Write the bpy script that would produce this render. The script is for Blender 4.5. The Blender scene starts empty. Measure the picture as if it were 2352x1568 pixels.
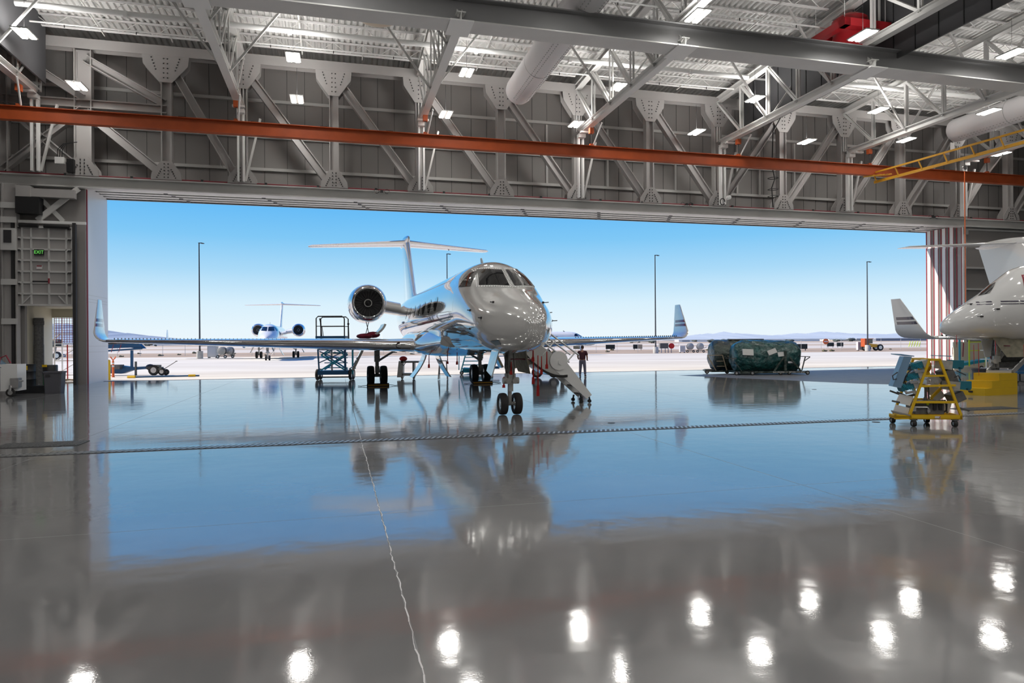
import bpy, math, random
from mathutils import Vector, Matrix
random.seed(7)
R = math.radians
SC = bpy.context.scene
COL = SC.collection
V = Vector
# ------------------------------------------------------------------ frames
F, CAMH, ROLL = 1568.0, 2.0, 0.007
YAW = R(14.5)
CY, SY = math.cos(YAW), math.sin(YAW)

def pix(x, y, D):
    """world point at depth D seen in the photo at x, y"""
    u, v = x-1176.0, 783.0-y
    u0 = u*math.cos(ROLL)+v*math.sin(ROLL); v0 = -u*math.sin(ROLL)+v*math.cos(ROLL)
    return V((u0/F*D, D, CAMH+v0/F*D))
def gnd(x, y, z=0.0):
    u, v = x-1176.0, 783.0-y
    v0 = -u*math.sin(ROLL)+v*math.cos(ROLL)
    D = (CAMH-z)*F/(-v0)
    p = pix(x, y, D); p.z = z
    return p
def toh(w):           # world -> hangar (p, q, z)
    return V((w.x*CY+w.y*SY, -w.x*SY+w.y*CY, w.z))
def fromh(p, q, z=0):
    return V((p*CY-q*SY, p*SY+q*CY, z))
def hq(x, y, q):      # photo point on the plane q -> hangar coords
    D = q/(CY-SY*((x-1176.0)/F))
    return toh(pix(x, y, D))

# ------------------------------------------------------------------ materials
MATS = {}
def mat(name, col, rough=.5, metal=0., coat=0., coatr=.03, ior=1.5, noise=None, bump=None, emis=None, alpha=None, trans=0., spec=None):
    m = bpy.data.materials.new(name); m.use_nodes = True
    nt = m.node_tree; b = nt.nodes['Principled BSDF']
    c = (*col, 1)
    b.inputs['Base Color'].default_value = c
    b.inputs['Roughness'].default_value = rough
    b.inputs['Metallic'].default_value = metal
    b.inputs['Coat Weight'].default_value = coat
    b.inputs['Coat Roughness'].default_value = coatr
    b.inputs['IOR'].default_value = ior
    if trans: b.inputs['Transmission Weight'].default_value = trans
    if alpha is not None: b.inputs['Alpha'].default_value = alpha
    if emis:
        b.inputs['Emission Color'].default_value = (*emis[0], 1); b.inputs['Emission Strength'].default_value = emis[1]
    tc = None
    if noise or bump:
        tc = nt.nodes.new('ShaderNodeTexCoord')
    if noise:       # (scale, amount, detail)
        n = nt.nodes.new('ShaderNodeTexNoise'); n.inputs['Scale'].default_value = noise[0]; n.inputs['Detail'].default_value = 6
        nt.links.new(tc.outputs['Object'], n.inputs['Vector'])
        r = nt.nodes.new('ShaderNodeValToRGB')
        a = noise[1]
        r.color_ramp.elements[0].position = .3; r.color_ramp.elements[1].position = .7
        r.color_ramp.elements[0].color = tuple(max(0, x*(1-a)) for x in col)+(1,)
        r.color_ramp.elements[1].color = tuple(min(1, x*(1+a)) for x in col)+(1,)
        nt.links.new(n.outputs['Fac'], r.inputs['Fac']); nt.links.new(r.outputs['Color'], b.inputs['Base Color'])
    if bump:        # (scale, strength, distance)
        n = nt.nodes.new('ShaderNodeTexNoise'); n.inputs['Scale'].default_value = bump[0]; n.inputs['Detail'].default_value = 3
        nt.links.new(tc.outputs['Object'], n.inputs['Vector'])
        bp = nt.nodes.new('ShaderNodeBump'); bp.inputs['Strength'].default_value = bump[1]; bp.inputs['Distance'].default_value = bump[2]
        nt.links.new(n.outputs['Fac'], bp.inputs['Height']); nt.links.new(bp.outputs['Normal'], b.inputs['Normal'])
    MATS[name] = m
    return m
mat('steel_grey', (.40, .385, .375), .45, noise=(.6, .06))
mat('steel_light', (.60, .595, .58), .4, noise=(.8, .05))
mat('steel_white', (.86, .86, .845), .4)
mat('girder_grey', (.27, .27, .275), .4)
mat('deck_white', (.82, .815, .80), .4, noise=(.5, .04))
mat('roof_deck', (.60, .595, .58), .5, noise=(.5, .05))
mat('curtain', (.085, .085, .09), .7, noise=(.3, .15))
mat('orange_beam', (.46, .085, .018), .5, noise=(1.5, .12))
mat('crane_yellow', (.75, .38, .02), .45)
mat('duct_white', (.80, .78, .79), .55, bump=(1.2, .3, .05))
mat('fan_red', (.38, .012, .018), .45)
mat('dish_beige', (.55, .47, .38), .5)
mat('black', (.012, .012, .013), .5)
mat('dark', (.035, .034, .036), .5)
mat('rubber', (.022, .021, .021), .75, noise=(8, .2))
mat('white_wall', (.72, .74, .78), .35)
mat('white_paint', (.80, .80, .79), .35)
mat('seal_red', (.28, .03, .045), .6)
mat('wall_panel', (.30, .285, .275), .55)
mat('hull', (.72, .715, .70), .06, metal=.28, coat=1., coatr=.015, ior=1.9)
mat('hull_white', (.80, .795, .78), .12, metal=.0, coat=1., coatr=.03)
mat('hull_bare', (.78, .78, .76), .2, metal=.6)
mat('chrome', (.82, .82, .83), .07, metal=1.)
mat('alu', (.60, .60, .60), .3, metal=.9, noise=(6, .1))
mat('glass_dark', (.010, .010, .011), .03, coat=1., ior=1.5)
mat('soffit_white', (.86,.855,.83), .3)
mat('soffit_dark', (.20,.20,.195), .5)
mat('strut_grey', (.42, .42, .40), .4, noise=(9, .2))
mat('strut_dark', (.10, .10, .095), .5, noise=(14, .5))
mat('interior_khaki', (.23, .21, .15), .6, noise=(7, .25))
mat('tag_red', (.50, .015, .012), .65)
mat('cloth_maroon', (.20, .012, .03), .8, noise=(5, .3))
mat('stripe_maroon', (.18, .03, .05), .2, coat=1.)
mat('stripe_dark', (.05, .04, .07), .2, coat=1.)
mat('blue_paint', (.012, .085, .21), .45)
mat('blue_light', (.02, .33, .46), .45)
mat('teal_box', (.01, .16, .22), .5)
mat('blue_sheet', (.20, .34, .50), .35)
mat('yellow', (.80, .50, .01), .45)
mat('yellow_step', (.62, .40, .01), .5, noise=(2, .08))
mat('orange_plastic', (.85, .16, .03), .5)
mat('drum_green', (.02, .25, .08), .5)
mat('bin_grey', (.09, .09, .105), .6)
mat('concrete', (.50, .49, .46), .8, noise=(3, .12))
mat('tarp_green', (.003, .070, .066), .3, noise=(2.5, .35), bump=(2.2, 1., .5), coat=.6, coatr=.2)
mat('tarp_dark', (.035, .055, .045), .35, noise=(2.5, .5), bump=(3.0, .9, .25), coat=.4, coatr=.3)
mat('tarp_white', (.70, .70, .68), .5)
mat('maroon_shirt', (.075, .022, .035), .9)
mat('jeans', (.20, .20, .28), .9)
mat('skin', (.42, .22, .15), .6)
mat('hair', (.03, .02, .015), .7)
mat('led', (.9, .9, .9), .4, emis=((1.0, .96, .88), 16.))
mat('lens_grey', (.5, .5, .5), .3)
mat('sign_black', (.008, .012, .01), .5)
mat('sign_green', (.05, .5, .1), .5, emis=((.25, .9, .15), .55))
mat('sign_white', (.75, .73, .73), .5)
mat('hi_vis', (.62, .80, .02), .6)
mat('beige_wall', (.66, .62, .50), .6)
mat('step_dark', (.12, .12, .12), .7, noise=(12, .25))
mat('dirt', (.36, .27, .20), .95, noise=(.12, .22))
mat('dirt_far', (.42, .34, .27), .95, noise=(.03, .12))
mat('runway', (.55, .50, .45), .9, noise=(.05, .06))
mat('mountain', (.25, .32, .43), 1., noise=(.0008, .08))  # bluish air haze is mixed into the base colour
mat('mountain_far', (.37, .43, .51), 1., noise=(.0006, .03))  # paler still: distance haze painted into the colour
mat('bush', (.16, .15, .09), .95, noise=(2, .3))
mat('bldg_white', (.78, .78, .76), .7)
mat('bldg_grey', (.20, .22, .27), .7)
mat('bldg_tan', (.45, .40, .34), .7)
mat('tree_far', (.10, .12, .11), .95)
mat('wood_tan', (.45, .36, .25), .7)
mat('window_blue', (.10, .22, .32), .08, coat=1.)

def M(n): return MATS[n]

# ------------------------------------------------------------------ mesh builder
def join2(a, b):
    o = len(a.v); a.v += b.v; n0 = len(a.f); a.f += [tuple(i+o for i in f) for f in b.f]; a.n0 = n0; return a
class MB:
    def __init__(s): s.v = []; s.f = []
    def add(s, vs, fs):
        o = len(s.v); s.v += [V(a) for a in vs]; s.f += [tuple(i+o for i in f) for f in fs]; return s
    def box(s, x0, x1, y0, y1, z0, z1):
        return s.add([(x0,y0,z0),(x1,y0,z0),(x1,y1,z0),(x0,y1,z0),(x0,y0,z1),(x1,y0,z1),(x1,y1,z1),(x0,y1,z1)],
                     [(0,3,2,1),(4,5,6,7),(0,1,5,4),(1,2,6,5),(2,3,7,6),(3,0,4,7)])
    def cbox(s, c, sx, sy, sz, rz=0, ry=0, rx=0):
        Mx = Matrix.Rotation(rz,3,'Z') @ Matrix.Rotation(ry,3,'Y') @ Matrix.Rotation(rx,3,'X')
        c = V(c); vs = []
        for z in (-.5,.5):
            for x, y in ((-.5,-.5),(.5,-.5),(.5,.5),(-.5,.5)): vs.append(c + Mx @ V((x*sx,y*sy,z*sz)))
        return s.add(vs, [(0,3,2,1),(4,5,6,7),(0,1,5,4),(1,2,6,5),(2,3,7,6),(3,0,4,7)])
    def _fr(s, d, up):
        d = d.normalized(); up = V(up)
        if abs(d.dot(up)) > .99: up = V((1,0,0)) if abs(d.x) < .9 else V((0,1,0))
        x = d.cross(up).normalized(); y = x.cross(d).normalized()
        return x, y
    def bar(s, a, b, w, h, up=(0,0,1)):
        a, b = V(a), V(b); x, y = s._fr(b-a, up)
        vs = []
        for p in (a, b):
            for i, j in ((-.5,-.5),(.5,-.5),(.5,.5),(-.5,.5)): vs.append(p+x*(i*w)+y*(j*h))
        return s.add(vs, [(0,1,2,3),(7,6,5,4),(0,4,5,1),(1,5,6,2),(2,6,7,3),(3,7,4,0)])
    def ibeam(s, a, b, w, h, t=.03, up=(0,0,1)):
        a, b = V(a), V(b); x, y = s._fr(b-a, up)
        s.bar(a+y*(h/2-t/2), b+y*(h/2-t/2), w, t, up); s.bar(a-y*(h/2-t/2), b-y*(h/2-t/2), w, t, up)
        return s.bar(a, b, t, h-2*t, up)
    def tube(s, pts, r, n=8, cap=True):
        pts = [V(p) for p in pts]; m = len(pts)
        rs = r if isinstance(r, (list, tuple)) else [r]*m
        o = len(s.v); px = None
        for i, p in enumerate(pts):
            d = (pts[min(i+1,m-1)]-pts[max(i-1,0)])
            if px is None: x, y = s._fr(d, (0,0,1))
            else:
                d = d.normalized(); x = (px - d*px.dot(d))
                x = x.normalized() if x.length > 1e-6 else s._fr(d,(0,0,1))[0]
                y = x.cross(d).normalized()
            px = x
            for k in range(n):
                a = 2*math.pi*k/n; s.v.append(p+x*(rs[i]*math.cos(a))+y*(rs[i]*math.sin(a)))
        for i in range(m-1):
            for k in range(n):
                k2 = (k+1)%n; s.f.append((o+i*n+k, o+i*n+k2, o+(i+1)*n+k2, o+(i+1)*n+k))
        if cap:
            s.f.append(tuple(o+k for k in range(n))[::-1]); s.f.append(tuple(o+(m-1)*n+k for k in range(n)))
        return s
    def loft(s, rings, cap=True, closed=True):
        o = len(s.v); n = len(rings[0])
        for r in rings: s.v += [V(p) for p in r]
        for i in range(len(rings)-1):
            for k in range(n if closed else n-1):
                k2 = (k+1)%n; s.f.append((o+i*n+k, o+i*n+k2, o+(i+1)*n+k2, o+(i+1)*n+k))
        if cap and closed:
            s.f.append(tuple(o+k for k in range(n))[::-1]); s.f.append(tuple(o+(len(rings)-1)*n+k for k in range(n)))
        return s
    def lathe(s, prof, org=(0,0,0), axis='z', n=24, cap=True):
        """prof: (radius, height along axis)"""
        org = V(org); rings = []
        for r, h in prof:
            ring = []
            for k in range(n):
                a = 2*math.pi*k/n; c, d = r*math.cos(a), r*math.sin(a)
                ring.append(org+(V((c,d,h)) if axis=='z' else V((h,c,d)) if axis=='x' else V((d,h,c))))
            rings.append(ring)
        return s.loft(rings, cap)
    def prism(s, poly, ext):
        poly = [V(p) for p in poly]; e = V(ext); n = len(poly); o = len(s.v)
        s.v += poly + [p+e for p in poly]
        s.f.append(tuple(range(o, o+n))[::-1]); s.f.append(tuple(range(o+n, o+2*n)))
        for k in range(n):
            k2 = (k+1)%n; s.f.append((o+k, o+k2, o+n+k2, o+n+k))
        return s
    def ball(s, c, rx, ry=None, rz=None, n=14, m=9):
        ry = rx if ry is None else ry; rz = rx if rz is None else rz; c = V(c)
        rings = []
        for i in range(m):
            t = math.pi*(i+.02)/(m-1+.04)
            rings.append([c+V((rx*math.sin(t)*math.cos(2*math.pi*k/n), ry*math.sin(t)*math.sin(2*math.pi*k/n), -rz*math.cos(t))) for k in range(n)])
        return s.loft(rings)
    def grid(s, rows):
        o = len(s.v); n = len(rows[0])
        for r in rows: s.v += [V(p) for p in r]
        for i in range(len(rows)-1):
            for k in range(n-1): s.f.append((o+i*n+k, o+i*n+k+1, o+(i+1)*n+k+1, o+(i+1)*n+k))
        return s
    def xf(s, mx):
        s.v = [mx @ p for p in s.v]; return s
    def build(s, name, m, parent=None, smooth=None, label=None, **kw):
        me = bpy.data.meshes.new(name); me.from_pydata([tuple(p) for p in s.v], [], s.f); me.validate()
        me.materials.append(M(m) if isinstance(m, str) else m)
        if hasattr(s, 'n0'):
            me.materials.append(M(kw['m2']))
            for p in me.polygons[s.n0:]: p.material_index = 1
        import bmesh
        bm = bmesh.new(); bm.from_mesh(me); bmesh.ops.recalc_face_normals(bm, faces=bm.faces); bm.to_mesh(me); bm.free()
        if smooth:
            for p in me.polygons: p.use_smooth = True
            me.set_sharp_from_angle(angle=R(smooth))
        o = bpy.data.objects.new(name, me); COL.objects.link(o)
        if parent is not None: o.parent = parent
        if label: o['label'] = label
        return o

def tag(o, label, cat, group=None, kind=None):
    if label: o['label'] = label
    if cat: o['category'] = cat
    if group: o['group'] = group
    if kind: o['kind'] = kind
    return o
def root(name, label, cat, loc=(0,0,0), rz=0, group=None, scale=1):
    o = bpy.data.objects.new(name, None); COL.objects.link(o)
    o.location = loc; o.rotation_euler = (0,0,rz); o.scale = (scale,)*3; o.empty_display_size = .3
    return tag(o, label, cat, group)
def hroot(name, label, cat, p=0, q=0, z=0, rz=0, group=None):
    return root(name, label, cat, fromh(p,q,z), YAW+rz, group)
def struct(name, mb, m, smooth=None, parent=None):
    o = mb.build(name, m, parent, smooth)
    if parent is None:
        o['kind'] = 'structure'; o.rotation_euler = (0,0,YAW)
    return o
def copy_tree(o, parent=None):
    c = o.copy(); COL.objects.link(c); c.parent = parent
    for ch in list(o.children): copy_tree(ch, c)
    return c
def wheel(parent, c, r, w, axis='x', rim=.55, nm='wheel', rimm='alu'):
    """tyre with tread and a hub as child"""
    mb = MB(); pr = []
    for k in range(13):
        a = math.pi*k/12
        pr.append((r*(.80)+r*.20*math.sin(a)**.55 if 0 < k < 12 else r*rim, -w/2*math.cos(a)))
    pr = [(r*rim, -w*.30), (r*rim*1.05, -w*.46)]+[(r*(.82+.18*math.sin(math.pi*(k+.5)/10)**.6), -w/2*math.cos(math.pi*(k+.5)/10)) for k in range(10)]+[(r*rim*1.05, w*.46), (r*rim, w*.30)]
    mb.lathe(pr, c, axis, 28)
    t = mb.build(nm, 'rubber', parent, 40)
    h = MB().lathe([(r*rim*.98,-w*.33),(r*rim*.98,-w*.36),(r*rim*.85,-w*.36),(r*rim*.8,-w*.26),(r*.3,-w*.24),(r*.24,-w*.40),(r*.05,-w*.42),(r*.05,w*.42),(r*.24,w*.40),(r*.3,w*.24),(r*rim*.8,w*.26),(r*rim*.85,w*.36),(r*rim*.98,w*.36),(r*rim*.98,w*.33)], c, axis, 20)
    h.build('hub', rimm, t, 30)
    return t
def text_mesh(txt, size, ext=.004):
    cu = bpy.data.curves.new('lettering', 'FONT'); cu.body = txt; cu.size = size; cu.extrude = ext; cu.align_x = 'CENTER'; cu.align_y = 'CENTER'
    o = bpy.data.objects.new('lettering', cu); COL.objects.link(o)
    dg = bpy.context.evaluated_depsgraph_get()
    me = bpy.data.meshes.new_from_object(o.evaluated_get(dg))
    bpy.data.objects.remove(o); bpy.data.curves.remove(cu)
    return me
def lettering(txt, size, m, parent, loc, rot, name='lettering', sx=1):
    me = text_mesh(txt, size); me.materials.clear(); me.materials.append(M(m))
    o = bpy.data.objects.new(name, me); COL.objects.link(o); o.parent = parent; o.location = loc; o.rotation_euler = rot; o.scale = (sx,1,1)
    return o

# ------------------------------------------------------------------ camera, sky, sun
cam = bpy.data.objects.new('camera', bpy.data.cameras.new('camera')); COL.objects.link(cam)
cam.data.sensor_width = 36; cam.data.lens = 24; cam.data.clip_end = 40000; cam.data.clip_start = .05
cam.matrix_world = Matrix.Translation((0,0,CAMH)) @ Matrix.Rotation(R(90),4,'X') @ Matrix.Rotation(-ROLL,4,'Z')
SC.camera = cam
w = bpy.data.worlds.new('sky'); SC.world = w; w.use_nodes = True
nt = w.node_tree; bg = nt.nodes['Background']
tc = nt.nodes.new('ShaderNodeTexCoord'); sx = nt.nodes.new('ShaderNodeSeparateXYZ'); rp = nt.nodes.new('ShaderNodeValToRGB')
nt.links.new(tc.outputs['Generated'], sx.inputs[0]); nt.links.new(sx.outputs['Z'], rp.inputs['Fac']); nt.links.new(rp.outputs['Color'], bg.inputs['Color'])
def lin(r, g, b): return tuple(((c/255)/12.92 if c/255 <= .04045 else (((c/255)+.055)/1.055)**2.4) for c in (r,g,b))
stops = [(0, (236,246,252)), (.02, (232,246,253)), (.055, (216,240,253)), (.10, (170,218,248)), (.145, (128,200,246)), (.19, (100,186,246)), (.26, (80,174,248)), (.36, (66,156,242)), (.5, (52,128,220)), (1., (30,80,160))]
els = rp.color_ramp.elements
for i, (p, c) in enumerate(stops):
    e = els[i] if i < 2 else els.new(p)
    e.position = p; e.color = (*lin(*c), 1)
bg.inputs['Strength'].default_value = 1.0
sun = bpy.data.objects.new('sun', bpy.data.lights.new('sun', 'SUN')); COL.objects.link(sun)
sun.data.energy = 6.6; sun.data.angle = R(.6); sun.data.color = (1, .91, .79)
sd = fromh(-1.0, .42, .93)           # towards the sun: along the door line, a little outward
sun.rotation_euler = V(sd).to_track_quat('Z','Y').to_euler()
SC.view_settings.view_transform = 'Standard'; SC.view_settings.look = 'None'; SC.view_settings.gamma = 1; SC.view_settings.exposure = 0
SC.cycles.use_denoising = True; SC.cycles.max_bounces = 8; SC.cycles.diffuse_bounces = 4; SC.cycles.glossy_bounces = 5
SC.cycles.sample_clamp_indirect = 6; SC.cycles.caustics_reflective = False; SC.cycles.caustics_refractive = False
# ================================================================== HANGAR SHELL
PL, PR, QB, QD = -20.0, 76.0, -24.0, 41.3    # left wall, right wall, back wall, door line
QT = 38.4                                     # plane of the door-head truss
def roofz(q): return 17.2+(38.4-max(q,2))*.045

# floor material with joints
def floor_mat():
    m = mat('floor_epoxy', (.25,.25,.247), .12, ior=2.8)
    nt = m.node_tree; b = nt.nodes['Principled BSDF']; L = nt.links.new
    tc = nt.nodes.new('ShaderNodeTexCoord'); sp = nt.nodes.new('ShaderNodeSeparateXYZ'); L(tc.outputs['Object'], sp.inputs[0])
    def line(axis, off, step, wd):
        a = nt.nodes.new('ShaderNodeMath'); a.operation = 'ADD'; a.inputs[1].default_value = -off+step/2; L(sp.outputs[axis], a.inputs[0])
        m1 = nt.nodes.new('ShaderNodeMath'); m1.operation = 'FLOORED_MODULO'; m1.inputs[1].default_value = step; L(a.outputs[0], m1.inputs[0])
        s = nt.nodes.new('ShaderNodeMath'); s.operation = 'SUBTRACT'; s.inputs[1].default_value = step/2; L(m1.outputs[0], s.inputs[0])
        ab = nt.nodes.new('ShaderNodeMath'); ab.operation = 'ABSOLUTE'; L(s.outputs[0], ab.inputs[0])
        lt = nt.nodes.new('ShaderNodeMath'); lt.operation = 'LESS_THAN'; lt.inputs[1].default_value = wd; L(ab.outputs[0], lt.inputs[0])
        return lt
    l1 = line('X', .5, 5.7, .006); l2 = line('Y', 2.0, 6.1, .005)
    mx = nt.nodes.new('ShaderNodeMath'); mx.operation = 'MAXIMUM'; L(l1.outputs[0], mx.inputs[0]); L(l2.outputs[0], mx.inputs[1])
    n = nt.nodes.new('ShaderNodeTexNoise'); n.inputs['Scale'].default_value = .35; n.inputs['Detail'].default_value = 7; L(tc.outputs['Object'], n.inputs['Vector'])
    r = nt.nodes.new('ShaderNodeValToRGB'); r.color_ramp.elements[0].position = .35; r.color_ramp.elements[1].position = .7
    r.color_ramp.elements[0].color = (.19,.19,.191,1); r.color_ramp.elements[1].color = (.25,.25,.25,1); L(n.outputs['Fac'], r.inputs['Fac'])
    mc = nt.nodes.new('ShaderNodeMixRGB'); mc.inputs[2].default_value = (.07,.07,.07,1); L(mx.outputs[0], mc.inputs[0]); L(r.outputs['Color'], mc.inputs[1]); L(mc.outputs[0], b.inputs['Base Color'])
    # streaky wear in the coating: roughness
    mp = nt.nodes.new('ShaderNodeMapping'); mp.inputs['Scale'].default_value = (.25, 1.6, 1); L(tc.outputs['Object'], mp.inputs[0])
    n2 = nt.nodes.new('ShaderNodeTexNoise'); n2.inputs['Scale'].default_value = 1.1; n2.inputs['Detail'].default_value = 8; L(mp.outputs[0], n2.inputs['Vector'])
    r2 = nt.nodes.new('ShaderNodeMapRange'); r2.inputs[1].default_value = .3; r2.inputs[2].default_value = .75; r2.inputs[3].default_value = .045; r2.inputs[4].default_value = .105; L(n2.outputs['Fac'], r2.inputs[0])
    mr = nt.nodes.new('ShaderNodeMath'); mr.operation = 'MAXIMUM'; L(r2.outputs[0], mr.inputs[0])
    ms = nt.nodes.new('ShaderNodeMath'); ms.operation = 'MULTIPLY'; ms.inputs[1].default_value = .6; L(mx.outputs[0], ms.inputs[0]); L(ms.outputs[0], mr.inputs[1]); L(mr.outputs[0], b.inputs['Roughness'])
    n3 = nt.nodes.new('ShaderNodeTexNoise'); n3.inputs['Scale'].default_value = 2.2; n3.inputs['Detail'].default_value = 2; L(tc.outputs['Object'], n3.inputs['Vector'])
    n4 = nt.nodes.new('ShaderNodeTexNoise'); n4.inputs['Scale'].default_value = 60; n4.inputs['Detail'].default_value = 2; L(tc.outputs['Object'], n4.inputs['Vector'])
    b1 = nt.nodes.new('ShaderNodeBump'); b1.inputs['Strength'].default_value = .38; b1.inputs['Distance'].default_value = .006; L(n3.outputs['Fac'], b1.inputs['Height'])
    b2 = nt.nodes.new('ShaderNodeBump'); b2.inputs['Strength'].default_value = .12; b2.inputs['Distance'].default_value = .001; L(n4.outputs['Fac'], b2.inputs['Height']); L(b1.outputs['Normal'], b2.inputs['Normal']); L(b2.outputs['Normal'], b.inputs['Normal'])
    return m
floor_mat()
struct('floor', MB().box(PL, PR, QB, QD, -.3, 0), 'floor_epoxy')
# worn crack in the coating along one joint
mb = MB(); pts = []
q = 1.5
while q < 15.5:
    pts.append((.5+random.uniform(-.012,.012), q)); q += .09
for (a, b_) in zip(pts, pts[1:]):
    w1 = random.uniform(.001,.006)
    mb.add([(a[0]-w1,a[1],.0012),(a[0]+w1,a[1],.0012),(b_[0]+w1,b_[1],.0012),(b_[0]-w1,b_[1],.0012)], [(0,1,2,3)])
o = struct('trim_crack_filler', mb, 'sign_white'); o.name = 'trim_1'
# rough concrete right of the door line, its shade painted in as dark grey
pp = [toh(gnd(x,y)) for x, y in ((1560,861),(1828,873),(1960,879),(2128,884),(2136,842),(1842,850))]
struct('trim_2', MB().prism([(a.x,a.y,.001) for a in pp],(0,0,.002)), mat('rough_shaded_slab',(.17,.18,.20),.55,noise=(2.,.12)))
# door sill track
struct('trim_3', MB().box(-12.2, 44, QD-.25, QD+.02, 0, .006), 'dark')

# trench drain
t = hroot('trench_drain', 'long slotted metal trench drain crossing the glossy floor from side to side', 'drain', 0, 14.2)
MB().box(-19, 60, -.17, .17, .001, .006).build('frame', 'dark', t)
mb = MB(); x = -18.9
while x < 59.5:
    mb.prism([(x,-.13,.006),(x+.045,-.13,.006),(x+.15,.13,.006),(x+.105,.13,.006)], (0,0,.006)); x += .11
mb.build('grate', 'alu', t)
for nm, lab, x, y, sx, sy in (('floor_hatch','dark floor hatch at left, just behind the trench drain',95,1020,1.5,.75),('floor_hatch','dark floor hatch at right, between yellow cart and yellow steps',2262,937,1.9,.6)):
    g = toh(gnd(x,y)); t = hroot(nm, lab, 'hatch', g.x, g.y)
    MB().box(-sx/2,sx/2,-sy/2,sy/2,.001,.008).build('frame','dark',t)
    mb = MB()
    for k in range(int(sx/.06)): mb.box(-sx/2+.05+k*.06,-sx/2+.075+k*.06,-sy/2+.05,sy/2-.05,.008,.014)
    mb.build('grating','strut_dark',t)
for i,(x,y) in enumerate(((1404,970),(1870,893),(2012,968))):
    g = gnd(x,y); tag(MB().lathe([(.09,0.001),(.09,.006)],(g.x,g.y,0),n=16).build('floor_plug','dark'), ['small round dark floor plug nearest the nose wheels','small round dark floor plug behind the drain, below the green tarp','small round dark floor plug just in front of the yellow cart'][i] if i!=2 else 'small round dark floor plug beside the drain, left of the yellow cart','floor plug')

# walls
def wall(name, mb): return struct(name, mb, 'wall_panel')
wall('wall_left', MB().box(PL-.3, PL, QB, QD, 0, 19))
wall('wall_right', MB().box(PR, PR+.3, QB, QD, 0, 19))
wall('wall_back', MB().box(PL, PR, QB-.3, QB, 0, 19.2))
# ceiling: ribbed steel deck
mb = MB(); n = int((PR-PL)/.3); prof = []
for k in range(n+1):
    x = PL+k*.3; prof += [(x,0),(x+.12,0),(x+.17,.09),(x+.25,.09)]
rows = []
for q in (QD+1.3, 2, QB): rows.append([(x, q, roofz(q)+.62+dz) for x, dz in prof])
mb.grid(rows)
o = struct('ceiling', mb, 'roof_deck')
struct('trim_4', MB().prism([(PL,QD+1.3,roofz(QD+1.3)+.75),(PR,QD+1.3,roofz(QD+1.3)+.75),(PR,2,roofz(2)+.75),(PL,2,roofz(2)+.75)],(0,0,.2)).box(PL,PR,QB,2,roofz(2)+.75,roofz(2)+.95), 'bldg_white')

# front wall above the door: outer cladding with girts, soffit with door tracks
QC = 40.2
z0 = 10.05
wf = wall('wall_front', MB().box(PL, PR, QC, QC+.12, z0+.1, 18.2))
mb = MB()
x = PL+.3
while x < PR: mb.box(x, x+.02, QC-.012, QC, z0+.1, 18); x += random.choice((.95,.95,1.2))
mb.build('panel_seam', 'dark', wf)
g = MB()
for z in (11.55, 13.35, 15.35): g.box(PL, PR, QC-.16, QC, z, z+.16)
g.build('girt', 'steel_light', wf)
# extra stud framing seen right of the middle
g = MB()
for p in (12.6, 16.6, 21.3, 25.8, 27.5, 30.2, 34.4): g.box(p, p+.12, QC-.16, QC, 11.6, 15.3)
g.build('stud', 'steel_light', wf)
struct('trim_5', MB().box(PL, PR, 38.75, 42.0, z0+.02, z0+.10).box(PL,PR,41.75,42.05,z0,z0+.9).box(-12.1,PR,41.8,41.9,z0-.12,z0), 'soffit_dark')
tr = MB()
for k in range(5): 
    q = 38.95+k*.62; tr.box(-12.1, PR, q, q+.22, z0-.07, z0+.02)
struct('trim_6', tr, 'soffit_white')
tr = MB()
for k in range(5):
    for j in range(12):
        tr.box(-9+j*4.9+k*.25, -8.8+j*4.9+k*.25, 38.93+k*.62, 39.07+k*.62, z0-.14, z0-.1)
struct('trim_7', tr, 'dark')
# header beam (bottom chord line of the truss)
t = hroot('door_header_beam', 'long pale steel beam running along the top of the hangar door opening', 'beam', 0, 0, 0)
MB().box(PL, PR, 38.15, 38.75, 10.30, 10.36).box(PL,PR,38.40,38.50,9.86,10.3).box(PL,PR,38.15,38.75,9.80,9.86).build('beam','steel_light',t)
MB().tube([(PL,38.2,10.40),(PR,38.2,10.40)], .035, 6).build('pipe','seal_red',t,label='thin dark red pipe')
rd = random.Random(3)
mb = MB()
for k in range(22): mb.cbox((-16+k*3.1+rd.uniform(-.4,.4), 38.18, 10.42), .12,.1,.1)
mb.build('clip','dark',t)

# ---------------------------------------------------------- door-head truss
ht = hroot('header_truss', 'big grey bolted steel truss spanning above the hangar door opening', 'truss', 0, QT)
ZB, ZT = 10.38, 16.95
MB().ibeam((PL,0,ZT),(PR,0,ZT),.5,.56,.05,up=(0,1,0)).build('top_chord','steel_grey',ht)
posts = [-15.6,-12.1,-8.3]+[-4.67+4.667*k for k in range(17)]
w_ = .42
for p in posts:
    if p > PR: break
    wd = .78 if abs(p+12.1)<.1 else .5
    MB().ibeam((p,0,ZB),(p,0,ZT-.25),.42,wd,.05,up=(1,0,0)).build('post','steel_grey',ht)
def gusset(p, z, w1, w2, h, sgn):
    zz = z+sgn*h
    mb = MB()
    for yy in (-.27,.22): mb.prism([(p-w1,yy,z),(p+w1,yy,z),(p+w1*.95,yy,z+sgn*h*.35),(p+w2,yy,zz),(p-w2,yy,zz),(p-w1*.95,yy,z+sgn*h*.35)],(0,.05,0))
    b = MB()
    for i in range(5):
        for j in (-1,1):
            b.cbox((p+j*.09, -.29, z+sgn*h*(.12+.18*i)), .05,.03,.05); 
            b.cbox((p+j*w1*.6+(-.05*i*j), -.29, z+sgn*h*(.10+.11*i)), .05,.03,.05)
    join2(mb, b).build('gusset_plate','steel_grey',ht,m2='dark')
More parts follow.
